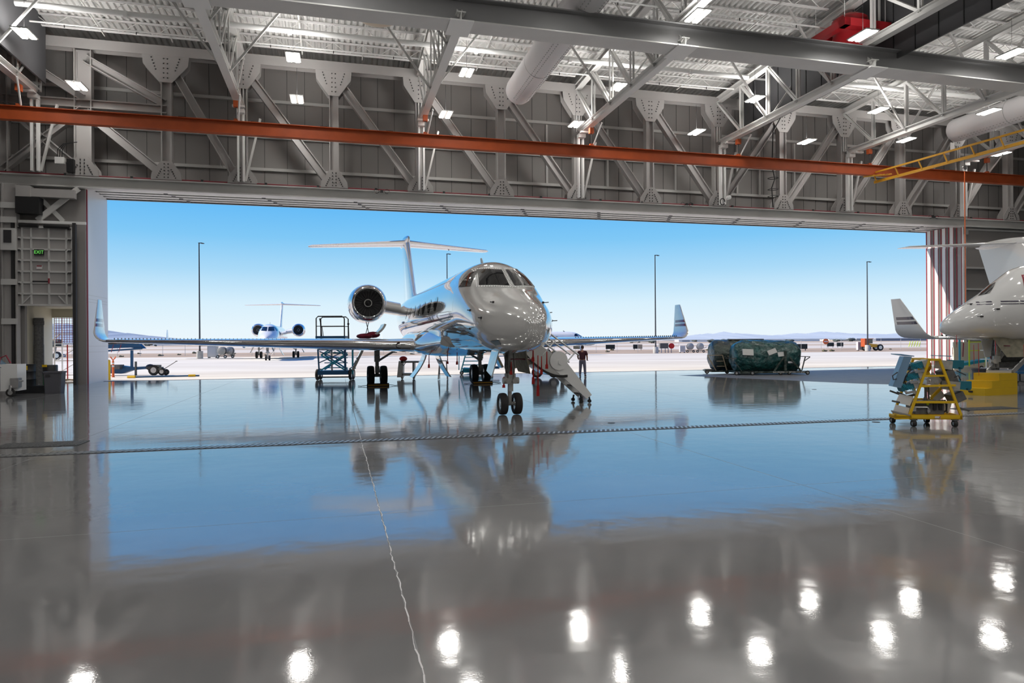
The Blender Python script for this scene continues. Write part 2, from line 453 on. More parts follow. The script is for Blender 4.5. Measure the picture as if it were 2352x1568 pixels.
for i, p in enumerate(posts):
    if i >= 2: gusset(p, ZT-.25, .95 if i>2 else 1.1, .3, 1.35, -1)
    if i >= 1: gusset(p, ZB, .72, .25, .95, 1)
def diag(a, b, w=.42): 
    return MB().ibeam((a[0],0,a[1]),(b[0],0,b[1]),.36,w,.05,up=(0,1,0)).build('diagonal','steel_grey',ht)
def diag2(a,b,w=.42):
    d = V((b[0]-a[0],0,b[1]-a[1])).normalized(); nrm = V((-d.z,0,d.x))
    return MB().ibeam((a[0],0,a[1]),(b[0],0,b[1]),.36,w,.05,up=tuple(nrm)).build('diagonal','steel_grey',ht)
zm = 14.0
diag2((-12.0,ZT-.7),(-8.4,zm+.3)); diag2((-12.0,zm-.4),(-8.5,ZB+.3))
MB().ibeam((-15.6,0,zm),(-8.3,0,zm),.4,.42,.05).build('strut','steel_grey',ht)
diag2((-15.6,ZB+.2),(-12.1,zm-.2),.32); diag2((-15.6,zm-.3),(-12.1,ZB+.2),.32); diag2((-15.6,ZT-.4),(-12.1,zm+.3),.36)
for a, b in zip(posts[2:], posts[3:]):
    if b > PR: break
    if b < 23.5: diag2((a+.1,ZT-.5),(b-.25,ZB+.25))
    else: diag2((a+.25,ZB+.25),(b-.1,ZT-.5))

# ---------------------------------------------------------- roof trusses
TP = [-14.0+9.333*k for k in range(8)]
tl = ['leftmost','second from left','third from left','fourth from left','fifth from left','sixth from left','seventh from left','rightmost']
def roof_truss(p, lab):
    t = hroot('roof_truss', lab, 'truss', p, 0)
    MB().ibeam((0,25.3,14.25),(0,37.9,14.25),.36,.36,.03).build('bottom_chord','steel_white',t)
    MB().ibeam((0,QB+1,15.3),(0,26.2,15.3),.36,.32,.03).build('bottom_chord','steel_light',t)
    c = MB()
    c.ibeam((0,QB+1,roofz(2)-.2),(0,2,roofz(2)-.2),.36,.34,.03).ibeam((0,2,roofz(2)-.2),(0,38.4,roofz(38.4)-.2),.36,.34,.03)
    c.build('top_chord','steel_light',t)
    qs = [38.2-2.55*k for k in range(24)]
    for i, q in enumerate(qs):
        if q < QB+1: break
        c = MB(); zt = roofz(q)-.3; zb_ = 14.4 if q > 26.4 else 15.4
        for s_ in (-.08,.08): c.bar((s_,q,zb_),(s_,q,zt),.06,.12,(0,1,0))
        c.build('post','steel_light',t)
        if i+1 < len(qs) and qs[i+1] > QB:
            q2 = qs[i+1]; c = MB()
            for s_ in (-.09,.09): c.bar((s_,q,zt),(s_,q2,14.32 if q2 > 25.2 else 15.42),.06,.12,(0,0,1))
            c.build('diagonal','steel_light',t)
    for q in (33.1, 28.0, 20.4, 12.7):
        for s_ in (-1,1):
            MB().bar((s_*.1,q,14.3 if q>25 else 15.4),(s_*2.5,q,roofz(q)+.1),.09,.09).build('brace','steel_light',t)
    MB().cbox((0,36.9,14.0),.6,.18,.10).cbox((0,37.6,13.96),.42,.35,.2).build('end_bracket','steel_white',t)
    return t
t0_ = roof_truss(TP[0], 'open white roof truss seen at the far left edge of the ceiling')
labs = ['','open white roof truss whose bright lower chord is left of the upper centre','open white roof truss descending just left of the white round duct','open white roof truss just right of the white round duct','open white roof truss alongside the dark curtain board, right of middle','open white roof truss right of the dark curtain board, above the covered engines','open white roof truss at far right passing over the yellow crane rail','open white roof truss outside on the right, beyond the second duct']
for k in range(1,8):
    c = copy_tree(t0_); c.location = fromh(TP[k],0,0); tag(c, labs[k], 'truss')
# columns under the roof trusses in front of the header truss
cl = hroot('hanger_post','white double-channel post below the roof truss at the far left','post',TP[0],37.75)
MB().bar((-.13,0,10.4),(-.13,0,14.0),.09,.26,(0,1,0)).bar((.13,0,10.4),(.13,0,14.0),.09,.26,(0,1,0)).build('channels','steel_white',cl)
MB().bar((.95,0,13.7),(.2,.1,10.45),.10,.12,(0,1,0)).build('brace','steel_light',cl)
pl_ = ['','white double-channel post left of centre, under the left bright roof truss','white double-channel post above the jet tail, at mid left','white double-channel post right of the duct end','white double-channel post below the curtain board truss','white double-channel post below the truss right of the curtain board','white double-channel post at far right behind the red hanging cable','']
for k in range(1,7):
    c = copy_tree(cl); c.location = fromh(TP[k],37.75,0); tag(c, pl_[k], 'post')

# ---------------------------------------------------------- joists (one mesh, copied)
JL = 9.333
def joist_mesh():
    mb = MB()
    for s_ in (-.05,.05): mb.bar((.0,s_,.55),(JL,s_,.55),.05,.06)
    for s_ in (-.05,.05): mb.bar((.5,s_,0),(JL-.5,s_,0),.05,.05)
    n = 12; pts = []
    for k in range(n+1):
        x = .15+(JL-.3)*k/n; pts.append((x,0,.55 if k%2==0 else 0.0))
    for a, b in zip(pts, pts[1:]): mb.bar(a, b, .03, .03)
    return mb
jq = [37.2-1.9*k for k in range(15)]
j0 = None
bayl = ['in the far left bay','in the left bay before the first bright truss','in the bay left of the white duct','in the bay crossed by the white duct','in the bay left of the dark curtain board','in the bay right of the dark curtain board','in the bay of the far right duct']
for bi in range(7):
    for r, q in enumerate(jq):
        if j0 is None:
            j0 = joist_mesh().build('roof_joist','deck_white'); o = j0
        else:
            o = j0.copy(); COL.objects.link(o)
        o.location = fromh(TP[bi]+.0, q, roofz(q)+.02); o.rotation_euler = (0,0,YAW)
        tag(o, 'open-web white steel roof joist '+bayl[bi], 'joist', 'roof joists '+bayl[bi])
# bridging rods across the joists: part of nothing, one line per bay third
br0 = None; k = 0
for bi in range(7):
    for f_ in (.33,.66):
        if br0 is None: br0 = MB().bar((0,11,14.9-14.3+roofz(11)-.62),(0,37.6,roofz(37.6)-.02),.05,.05).build('bridging_rod','steel_light'); o = br0
        else: o = br0.copy(); COL.objects.link(o)
        o.location = fromh(TP[bi]+JL*f_,0,0); o.rotation_euler = (0,0,YAW)
        tag(o, 'thin white rod tying joists '+bayl[bi], 'rod', 'bridging rods '+bayl[bi])

# pipes
t = hroot('sprinkler_main','long white sprinkler main pipe crossing under the roof joists','pipe',0,33.9)
MB().tube([(-13.3,0,16.78),(22.6,0,16.78)],.13,12).build('pipe','steel_white',t,40)
mb = MB()
for x in (-9,-2,7,12,19): mb.lathe([(.17,-.08),(.17,.08)],(x,0,16.75),'x',12)
mb.build('coupling','steel_white',t,40)
t = hroot('sprinkler_main','white sprinkler main pipe in the far right roof bays','pipe',0,33.4)
MB().tube([(25.2,0,16.78),(52,0,16.78)],.13,12).build('pipe','steel_white',t,40)
for q, lab in ((35.6,'thin white conduit pipe nearest the header truss'),(29.8,'thin white sprinkler branch pipe behind the big girder'),(27.6,'thin white sprinkler branch pipe directly behind the big girder top')):
    t = hroot('branch_pipe',lab,'pipe',0,q); MB().tube([(-13.4,0,16.75),(22.8,0,16.75)],.04,8).build('pipe','steel_white',t)
    mb = MB()
    for x in range(-12,22,3): mb.tube([(x,0,16.75),(x,0,16.6)],.025,6)
    mb.build('sprinkler_head','dark',t)

# big girder
t = hroot('ceiling_girder','massive dark grey steel girder crossing the upper right of the ceiling','girder',0,25.7)
MB().box(PL,PR,-.5,.5,14.02,14.07).build('bottom_flange','steel_light',t)
MB().box(PL,PR,-.04,.04,14.07,14.98).build('web','girder_grey',t)
MB().box(PL,PR,-.32,.32,14.98,15.03).build('top_flange','girder_grey',t)
for p in TP: MB().box(p-.45,p+.45,-.62,.7,13.97,14.02).build('splice_plate','steel_white',t)

# orange crane beam with hangers
t = hroot('crane_runway_beam','long orange steel crane runway beam hung across the hangar','crane beam',0,36.0)
MB().ibeam((PL,0,12.62),(PR,0,12.62),.34,.64,.035).build('beam','orange_beam',t)
mb = MB()
for k in range(26): mb.cbox((-17+k*3.3,0,12.97),.35,.14,.05)
mb.build('clamp','black',t)
for p in TP[:7]:
    h = MB().box(p-.12,p+.12,-.12,.12,13.65,13.95).box(p-.1,p+.1,-.1,.1,12.94,13.06).build('hanger','orange_beam',t,label='orange hanger bracket')
    MB().tube([(p,0,12.95),(p,0,13.7)],.03,6).build('rod','dark',h)
    MB().tube([(p+.28,-.9,14.0),(p+.1,-.05,12.98)],.045,6).build('sway_brace','steel_white',t)
# yellow crane bridge rail (festoon) at right
a = hq(2020,412,36.0); 
t = hroot('crane_rail','yellow ladder-like crane rail hung at the far right above the second jet','crane rail',a.x,36.0)
zr = 12.0
def yl(dx): return MB().bar((dx,.4,zr),(dx+2.4,-22,zr+.15),.10,.16)
yl(0).build('lower_rail','crane_yellow',t)
MB().bar((-.3,.2,zr+.52),(2.1,-22,zr+.72),.08,.10).build('upper_rail','crane_yellow',t)
for k in range(14):
    f_ = k/14; MB().bar((f_*2.4,.2-f_*22,zr),(-.3+f_*2.4,.2-f_*22,zr+.55),.06,.06).build('rung','crane_yellow',t)
mb = MB()
for k in range(7): mb.cbox((-.8+k*.16,.1-.1*k,zr+.28),.10,.5,.06,rz=.4)
mb.build('festoon_trolley','crane_yellow',t)
MB().cbox((.75,-4.6,zr+.95),.28,.03,.42).build('sign_plate','sign_white',t,label='white plate')
# red cable hanging on a reel
g = hq(2216,382,34.5)
t = hroot('hanging_cable','bright red cable hanging from a hoist ring in front of the far door leaf','cable',g.x,34.5,0)
MB().tube([(0,0,g.z-.3),(.01,0,4.1)],.03,6).build('cable','orange_plastic',t)
MB().lathe([(.06,-.05),(.15,-.05),(.15,.05),(.06,.05)],(0,0,g.z-.05),'y',16).build('reel','alu',t,30)
MB().tube([(0,0,g.z+.1),(0,0,14.0)],.02,6).build('hook_rod','dark',t)

# dark draft curtains
def curtain(p, qa, qb, lab):
    t = hroot('curtain_board', lab, 'curtain board', p, 0)
    MB().prism([(0,qa,14.75),(0,qb,14.75),(0,qb,roofz(qb)+.6),(0,qa,roofz(qa)+.6)],(.08,0,0)).build('sheet','curtain',t)
    mb = MB(); q = qa+1
    while q < qb: mb.box(-.03,.0,q,q+.03,14.75,roofz(q)+.5); q += 1.2
    mb.build('seam','black',t)
curtain(-13.7, 24, 38.0, 'dark grey curtain board hanging from the roof at the left edge')
curtain(24.8, 8, 38.0, 'dark grey curtain board hanging from the roof right of the middle')

# fabric ducts
def duct(p, z, qa, qb, lab):
    t = hroot('air_duct', lab, 'duct', p, 0, z)
    prof = [(.02,qb),(.35,qb-.01),(.6,qb-.08),(.72,qb-.22),(.76,qb-.5)]
    q = qb-1.2
    while q > qa: prof += [(.76,q)]; q -= 1.
    prof += [(.76,qa)]
    MB().lathe([(r,h) for r,h in prof],(0,0,0),'y',32).build('tube','duct_white',t,50)
    mb = MB(); 
    q = qb-4.2
    while q > qa: mb.lathe([(.77,q-.015),(.777,q),(.77,q+.015)],(0,0,0),'y',32,cap=False); q -= 4.2
    mb.build('hoop_seam','lens_grey',t)
    mb = MB(); q = qb-.9
    while q > qa:
        for a in (-35,-22,22,35):
            x, zz = .765*math.sin(R(a)), -.765*math.cos(R(a)); mb.cbox((x,q,zz),.035,.07,.03)
        q -= .22
    mb.build('vent_holes','lens_grey',t)
    mb = MB(); q = qb-1
    while q > qa: mb.tube([(0,q,.75),(0,q,roofz(q)-z+.5)],.012,4); q -= 3
    mb.build('cable','dark',t)
duct(9.85, 15.75, 4, 36.5, 'big white round fabric air duct hanging right of the upper centre')
duct(39.9, 15.75, 10, 36.7, 'big white round fabric air duct at the far right edge')

# red foam generator
g = hq(1990,60,25.9)
t = hroot('foam_generator','dark red cylindrical foam generator with square frame hanging above the girder','foam generator',g.x+.0,26.9,15.9)
MB().lathe([(.95,-1.1),(.80,-.3),(.75,.2),(.72,.35),(.78,.45),(.78,.95),(.5,1.15),(.1,1.2)],(0,0,0),'z',28).build('drum','fan_red',t,35)
MB().box(-1.25,1.25,-1.15,-.75,.15,.5).box(-1.25,1.25,.75,1.15,.15,.5).box(-1.25,-.95,-1.15,1.15,.15,.5).box(.95,1.25,-1.15,1.15,.15,.5).build('frame','fan_red',t)
MB().tube([(1.1,-.6,2.2),(1.1,-.6,.8),(.95,-.75,.6),(.7,-.8,.45)],.06,8).build('pipe','steel_white',t)
mb = MB()
for x,y in ((-1.1,-.95),(1.1,-.95),(-1.1,.95),(1.1,.95)): mb.tube([(x,y,.5),(x,y,2.2)],.015,5)
mb.build('hanger_rods','steel_light',t)
# round ceiling dishes
for x,y,lab in ((868,34,'round beige ceiling dome under the roof left of the upper centre'),(1985,152,'round beige ceiling dome half hidden by the girder at upper right')):
    g = hq(x,y,31.4)
    t = hroot('ceiling_dome',lab,'ceiling dome',g.x,31.4,16.75)
    MB().lathe([(.02,-.28),(.5,-.25),(.85,-.12),(1.0,0),(1.0,.05)],(0,0,0),'z',36).build('dome','dish_beige',t,50)
    MB().lathe([(1.0,0),(1.06,.0),(1.06,.1),(1.0,.1)],(0,0,0),'z',36).build('rim','steel_white',t,30)
    MB().tube([(0,0,.05),(0,0,roofz(31.4)-16.75+.6)],.04,6).build('stem','steel_white',t)

# ---------------------------------------------------------- lamps
lamps = [  # photo position, row q, height, label
 (177,196,36.2,14.2,'twin LED lamp over the left door jamb'),
 (682,227,36.2,14.2,'twin LED lamp in front of the truss above the tail of the jet, lower one'),
 (1024,262,36.2,14.2,'small twin LED lamp just right of the post above the jet'),
 (1323,284,36.2,14.2,'twin LED lamp just below the end of the round duct, to its right'),
 (1600,302,36.2,14.2,'twin LED lamp in front of the bare wall framing, lower middle right'),
 (1853,324,36.2,14.2,'twin LED lamp low in front of the wall framing, right of the black cable'),
 (2082,320,36.2,14.2,'twin LED lamp just above the orange beam at far right'),
 (2300,352,36.2,14.2,'twin LED lamp behind the yellow crane rail'),
 (55,75,33.3,15.3,'twin LED lamp at the upper left corner'),
 (673,130,33.3,15.3,'twin LED lamp above the header truss, upper one of the pair left of centre'),
 (1072,165,33.3,15.3,'twin LED lamp beside the bright roof truss chord at upper centre'),
 (1420,198,33.3,15.3,'twin LED lamp between the truss webs right of the round duct'),
 (1735,226,33.3,15.3,'twin LED lamp against the dark curtain board'),
 (2018,252,33.3,15.3,'twin LED lamp right of the curtain board, below the girder'),
 (2272,255,30.6,15.3,'twin LED lamp right above the far right duct'),
 (1603,35,24.0,15.3,'twin LED lamp right above the girder, upper middle'),
 (1983,80,24.0,15.3,'twin LED lamp in front of the red foam generator'),
 (2325,122,24.0,15.3,'twin LED lamp above the girder at the right edge')]
def make_lamp():
    t = hroot('ceiling_lamp','','lamp')
    MB().box(-.33,.33,-.56,.56,.0,.05).build('housing','lens_grey',t)
    for s_ in (-1,1):
        MB().box(s_*.17-.10,s_*.17+.10,-.52,.52,-.03,.0).build('tube_light','led',t)
    MB().tube([(0,0,.05),(0,0,1.6)],.008,5).build('suspension','dark',t)
    return t
L0 = make_lamp()
first = True
def lamp_light(p,q,z,e,key=0):
    for nm, dz, flip, en in (('lamp_glow',-.08,False,e),('roof_fill_light',.12,True,e*.55)):  # the upward light is added over the fixture to brighten the roof
        if flip and (abs(q-33.3)<.5 and p>36): continue
        l = bpy.data.objects.new(nm, LD[(flip,key)]); COL.objects.link(l); l.location = fromh(p,q,z+dz); l.rotation_euler = (R(180) if flip else 0,0,YAW)
LD = {}
for flip in ((False,0),(True,0),(False,1),(True,1)):  # True entries hold the added roof fill
    d = bpy.data.lights.new('lamp', 'AREA'); d.shape = 'RECTANGLE'; d.size = .60; d.size_y = 1.0; d.color = (1,.975,.94); LD[flip] = d
EL = 135
LD[(False,0)].energy = EL*.5; LD[(True,0)].energy = EL*.80; LD[(False,1)].energy = EL*.95; LD[(True,1)].energy = EL*.75
for x,y,q,z,lab in lamps:
    g = hq(x,y,q)
    if first: o = L0; first = False
    else: o = copy_tree(L0)
    z = g.z; o.location = fromh(g.x,q,z); tag(o, lab, 'lamp', 'hanging LED lamps'); lamp_light(g.x,q,z,1)
for q in (22.5, 17.0, 9.0, 1.0, -8., -16.):     # rows whose lamps are mostly above or behind the camera
    for k in range(7):
        p = -9.3+9.333*k+(0 if q<20 else 0)
        if q > 20 and k > 2: continue
        o = copy_tree(L0); o.location = fromh(p,q,15.3); tag(o, 'twin LED lamp overhead, outside the top of the picture','lamp','overhead LED lamps'); lamp_light(p,q,15.3,1,1)

# ---------------------------------------------------------- left jamb and small door bay
# return wall facing the opening
jw = struct('wall_jamb_left', MB().box(-12.6,-12.1, 38.75, 41.9, 0, 10.0), 'white_wall')
mb = MB()
for z in (4.15,4.3,4.5,1.6,1.9): mb.box(-12.1,-12.095,38.8,41.8,z,z+.015)
mb.build('panel_seam','lens_grey',jw)
MB().box(-12.14,-12.07,38.62,38.75,0,10.0).build('edge_seal','seal_red',jw)
# wall around the small opening: opening p -14.6..-12.75, z 0..3.8
OL, OR_, OH = -14.78, -12.52, 3.95
wall('wall_bay', MB().box(PL,OL,38.5,38.75,0,9.8).box(OR_,-12.1,38.5,38.75,0,9.8).box(OL,OR_,38.5,38.75,7.9,9.8).box(-15.6,OR_,40.8,40.95,3.95,9.9))
struct('wall_tunnel', MB().box(OL-.1,OL,38.75,41.9,0,OH).box(OR_,OR_+.1,38.75,41.9,0,OH).box(OL,OR_,38.75,41.9,OH-.02,OH+.08).box(OL,OR_,41.8,41.95,3.45,OH), 'beige_wall')
mb = MB()
for p in (-16.9,-16.2,-15.75): mb.box(p,p+.16,38.2,38.5,0,9.8)
struct('trim_8', mb, 'steel_grey')
# column with box plates
t = hroot('wall_column','tall grey steel column left of the small lift door','column',-15.2,38.1)
MB().ibeam((0,0,0),(0,0,9.8),.42,.62,.04,up=(1,0,0)).build('shaft','steel_grey',t)
mb = MB()
for z in (3.0,4.9,6.6,7.9,8.6): mb.box(-.33,.33,-.24,-.20,z,z+.28)
mb.build('stiffener','steel_light',t)
MB().tube([(-.52,-.1,0),(-.52,-.1,9.8)],.035,6).build('pipe','seal_red',t,label='thin red pipe')
MB().tube([(-.9,-.1,0),(-.9,-.1,9.8)],.035,6).build('pipe','seal_red',t,label='thin red pipe')
t = hroot('electrical_box','grey electrical box with dark front on the left column','box',-15.15,37.75,6.55)
MB().box(-.3,.3,-.1,.1,0,1.05).build('case','steel_light',t)
MB().box(-.16,.16,-.14,-.1,.35,.95).build('switch','dark',t)
# lift door (raised) with exit sign
dq = 38.1
dr = hroot('door_1','grey ribbed lift door with wicket door raised above the small opening','door',0,dq); dr['kind']='structure'
x0,x1,zb,zt = -15.0,-12.55,3.95,7.75
MB().box(x0,x1,.05,.10,zb,zt).build('panel','steel_grey',dr)
mb = MB()
nr = 7
for k in range(nr+1):
    z = zb+(zt-zb)*k/nr; mb.box(x0,x1,-.03,.05,z-.045,z+.045)
for x in (x0+.03,x0+.28,x0+.66,x0+1.42,x1-.27,x1-.03): mb.box(x-.035,x+.035,-.03,.05,zb,zt)
mb.bar((x0+.3,0,zb+.08),(x0+.64,0,zb+.46),.05,.05,(0,1,0)).bar((x1-.32,0,zb+.08),(x1-.62,0,zb+.46),.05,.05,(0,1,0))
mb.build('frame','steel_light',dr)
mb = MB()
for k in range(nr):
    z = zb+(zt-zb)*(k+.5)/nr
    for x in (x0+.12,x1-.12): mb.box(x-.07,x+.07,-.06,-.02,z+.18,z+.25)
mb.build('roller','dark',dr)
MB().box(x0+.72,x0+1.38,-.04,0.0,5.05,5.13).build('push_bar','dark',dr)
MB().box(x0+1.40,x0+1.46,-.07,-.02,5.0,5.25).build('latch','seal_red',dr)
s_ = MB().box(x0+.90,x0+1.14,-.05,-.03,5.70,5.88).build('notice','sign_white',dr)
MB().box(x0+.91,x0+1.13,-.055,-.05,5.82,5.875).build('heading','seal_red',s_)
t = hroot('exit_sign','small black exit sign with green letters on the lift door','sign',x0+1.03,dq-.09,6.37)
MB().box(-.21,.21,-.02,.02,0,.28).build('case','sign_black',t)
lettering('EXIT',.235,'sign_green',t,(0,-.026,.14),(R(90),0,0),sx=.85)
MB().box(x0-.2,OR_+.55,.0,.12,7.95,8.08).build('track','steel_white',dr)
MB().tube([(x0+.2,-.1,7.82),(x0+1.0,-.1,7.80)],.1,10).tube([(x0+1.25,-.1,7.80),(x1-.1,-.1,7.78)],.1,10).build('spring','black',dr)
MB().box(x1+.02,x1+.16,-.1,.1,0,8.0).box(x0-.16,x0-.02,-.1,.1,0,8.0).build('guide_rail','dark',dr)
# duct and black box above the lift door
t = hroot('wall_heater','black box unit under a pale duct above the small lift door','heater',-14.6,38.0,8.15)
MB().box(-.25,.75,-.3,.3,.2,1.0).build('unit','black',t)
MB().box(.35,2.2,-.1,.25,1.05,1.45).box(-.25,.35,-.25,.25,1.0,1.55).build('duct','steel_grey',t)
t = hroot('cross_brace','grey steel cross brace above the small lift door','brace',0,38.2)
MB().bar((-14.1,0,8.1),(-12.3,0,9.75),.26,.1,(0,1,0)).bar((-14.0,.1,9.2),(-13.0,.1,8.1),.2,.08,(0,1,0)).build('brace_bars','steel_light',t)
t = hroot('junction_box','pale junction box with black cables above the left door jamb','box',-13.0,37.9,10.55)
MB().box(-.2,.2,-.1,.1,.3,.62).build('case','steel_white',t)
MB().box(.32,.62,-.12,.12,-.1,.55).build('motor','black',t)
mb = MB()
for k in range(3): mb.tube([(-.12+.1*k,0,.62),(-.1+.1*k,0,1.0),(.15+.06*k,0,1.3),(.75,0,1.42)],.02,5)
mb.build('cable','black',t)
for x,y,lab in ((877,438,'pair of small fire sensors with looped cable left of the middle header beam'),(1578,468,'pair of small fire sensors with looped cable right of middle on the header beam'),(2145,497,'small looped cable fitting at the right end of the header beam')):
    g = hq(x,y,38.0); t = hroot('looped_fitting',lab,'sensor',g.x,38.0,g.z)
    a_ = MB()
    for s_ in (-1,1):
        a_.tube([(s_*(.28+.13*math.cos(R(b))),0,.12*math.sin(R(b))) for b in range(0,330,30)],.015,5)
    a_.build('cable_loop','black',t); MB().box(-.08,.08,-.05,.05,-.06,.06).build('sensor_box','dark',t)
# black hanging cable with rings in the truss
t = hroot('power_cable','black power cable looping down in front of the wall framing','cable',0,37.9)
pts = [hq(x,y,37.9) for x,y in ((1803,250),(1790,275),(1776,300),(1774,380),(1780,410),(1773,430),(1776,475))]
MB().tube([(a.x,0,a.z) for a in pts],.035,6).build('cable','black',t)
mb = MB()
for y in (408,434,450):
    a = hq(1776,y,37.9); mb.lathe([(.3,-.02),(.34,0),(.3,.02)],(a.x,0,a.z),'z',14,cap=False)
mb.build('cable_ring','dark',t)
t = hroot('wall_camera','small camera with coiled cable low on a white post','camera',hq(1660,462,37.3).x,37.3,hq(1660,462,37.3).z)
MB().lathe([(.02,-.25),(.13,-.22),(.13,.0),(.04,.05)],(.35,0,.25),'y',12).build('body','steel_white',t,30)
MB().tube([(.16*math.cos(R(b)),0,.2*math.sin(R(b))) for b in range(0,350,25)],.03,5).build('coil','black',t)

# ---------------------------------------------------------- right: stacked sliding door leaves
dl = ['sunlit white sliding door leaf, outermost edge beside the sky','second white sliding door leaf from the sky side of the stack','third white sliding door leaf, in the middle of the stack','fourth white sliding door leaf of the stack, partly shaded','innermost grey sliding door leaf with horizontal ribs']
for k in range(5):
    q = 41.25-k*.62
    t = hroot('door_leaf', dl[4-k] if False else dl[k], 'door leaf', 42.6+.02*k, q, 0)
    MB().box(0,13,-.20,.20,.05,9.95).build('leaf','white_paint' if k<4 else 'wall_panel',t)
    MB().box(-.03,0,-.235,-.195,.05,9.95).build('edge_seal','seal_red',t)
    MB().box(-.03,0,.13,.20,.05,9.95).build('edge_seal','seal_red',t)
    if k == 4:
        mb = MB()
        for z in (.6,2.2,3.9,5.4,6.9,8.6,9.6): mb.box(.3,13,-.32,-.2,z,z+.13)
        mb.build('rib','steel_light',t)
        MB().box(0,.25,-.34,-.2,.05,9.95).build('edge_post','steel_white',t)
        MB().box(.02,.45,-.36,-.1,9.3,9.7).build('latch_box','lens_grey',t)
struct('wall_right_front', MB().box(55.8,PR,38.5,41.9,0,10.0), 'wall_panel')
# ================================================================== JETS
def pchip(xs, ys, x):
    n = len(xs)
    if x <= xs[0]: return ys[0]
    if x >= xs[-1]: return ys[-1]
    h = [xs[i+1]-xs[i] for i in range(n-1)]; d = [(ys[i+1]-ys[i])/h[i] for i in range(n-1)]
    def slope(i):
        if i == 0: return d[0]
        if i == n-1: return d[-1]
        if d[i-1]*d[i] <= 0: return 0
        w1, w2 = 2*h[i]+h[i-1], h[i]+2*h[i-1]
        return (w1+w2)/(w1/d[i-1]+w2/d[i])
    i = max(k for k in range(n-1) if xs[k] <= x)
    t = (x-xs[i])/h[i]; m0, m1 = slope(i)*h[i], slope(i+1)*h[i]
    return (2*t**3-3*t*t+1)*ys[i]+(t**3-2*t*t+t)*m0+(-2*t**3+3*t*t)*ys[i+1]+(t**3-t*t)*m1
ST_A = [(-2.30,2.36,2.42,.02),(-2.27,2.22,2.54,.14),(-2.15,2.06,2.70,.30),(-1.8,1.86,2.93,.55),(-1.3,1.74,3.13,.80),(-.8,1.69,3.31,.97),(-.35,1.67,3.48,1.07),(.1,1.66,3.74,1.13),(.6,1.66,4.03,1.18),(1.1,1.67,4.24,1.215),(1.7,1.68,4.37,1.245),(2.6,1.69,4.43,1.255),(6,1.72,4.43,1.255),(13,1.72,4.42,1.255),(16,1.80,4.42,1.22),(18.5,2.08,4.40,1.08),(21,2.55,4.34,.84),(23,3.0,4.25,.58),(25,3.5,4.12,.30),(26.2,3.82,4.02,.10)]
NK = 1.0        # lengthwise factor of the nose
def sm(s): return s if s >= 2.6 else 2.6-(2.6-s)*NK
ST = ST_A
ST_B = [(-2.30,2.14,2.20,.02),(-2.27,2.05,2.30,.12),(-2.15,1.97,2.43,.24),(-1.8,1.87,2.68,.46),(-1.3,1.80,2.95,.70),(-.8,1.77,3.20,.88),(-.35,1.75,3.42,1.0),(.1,1.74,3.70,1.09),(.6,1.74,3.98,1.15)]+ST_A[9:]
SS = [a[0] for a in ST]
def prof(s):
    zb, zt, hw = (pchip(SS,[a[i] for a in ST],s) for i in (1,2,3)); zc = zb+.47*(zt-zb); return zb, zt, hw, zc
def hullpt(s, phi, off=0.):
    """phi from the top, positive towards +x (port)"""
    zb, zt, hw, zc = prof(s); c, sn = math.cos(phi), math.sin(phi)
    hh = (zt-zc) if c >= 0 else (zc-zb)
    return V(((hw+off)*sn, s, zc+(hh+off)*c))
def phi_at(s, z, side):
    zb, zt, hw, zc = prof(s)
    c = (z-zc)/((zt-zc) if z >= zc else (zc-zb)); c = max(-1,min(1,c)); return side*math.acos(c)
def s_at(x, z):         # forward-facing surface: find s where hull passes (x, z)
    lo, hi = SS[0], 2.6
    for _ in range(40):
        m = (lo+hi)/2; zb, zt, hw, zc = prof(m)
        hh = (zt-zc) if z >= zc else (zc-zb)
        r = (x/max(hw,1e-4))**2+((z-zc)/max(hh,1e-4))**2
        if r > 1: lo = m
        else: hi = m
    return (lo+hi)/2
def front_patch(corners, off, n=8):
    """corners: (x,z) BL,BR,TR,TL in front view -> patch lying on the nose, pushed out by off"""
    rows = []
    for j in range(n+1):
        v = j/n; row = []
        for i in range(n+1):
            u = i/n
            x = (1-v)*((1-u)*corners[0][0]+u*corners[1][0])+v*((1-u)*corners[3][0]+u*corners[2][0])
            z = (1-v)*((1-u)*corners[0][1]+u*corners[1][1])+v*((1-u)*corners[3][1]+u*corners[2][1])
            s = s_at(x, z); zb, zt, hw, zc = prof(s)
            nrm = V((x/hw**2, -.55/1.0, (z-zc)/(zt-zc)**2)).normalized()
            row.append(V((x,s,z))+nrm*off)
        rows.append(row)
    return MB().grid(rows)
def side_patch(quad, side, off, n=6):
    """quad in (s,z): BL,BR,TR,TL"""
    rows = []
    for j in range(n+1):
        v = j/n; row = []
        for i in range(n+1):
            u = i/n
            s = (1-v)*((1-u)*quad[0][0]+u*quad[1][0])+v*((1-u)*quad[3][0]+u*quad[2][0])
            z = (1-v)*((1-u)*quad[0][1]+u*quad[1][1])+v*((1-u)*quad[3][1]+u*quad[2][1])
            row.append(hullpt(s, phi_at(s,z,side), off))
        rows.append(row)
    return MB().grid(rows)
def oval_patch(s0, z0, rs, rz, side, off, m=5, n=20):
    mb = MB(); mb.v.append(hullpt(s0, phi_at(s0,z0,side), off))
    for j in range(1,m+1):
        for k in range(n):
            a = 2*math.pi*k/n; s = s0+rs*j/m*math.cos(a); z = z0+rz*j/m*math.sin(a)
            mb.v.append(hullpt(s, phi_at(s,z,side), off))
    for k in range(n): mb.f.append((0,1+k,1+(k+1)%n))
    for j in range(1,m):
        for k in range(n): mb.f.append((1+(j-1)*n+k, 1+j*n+k, 1+j*n+(k+1)%n, 1+(j-1)*n+(k+1)%n))
    return mb
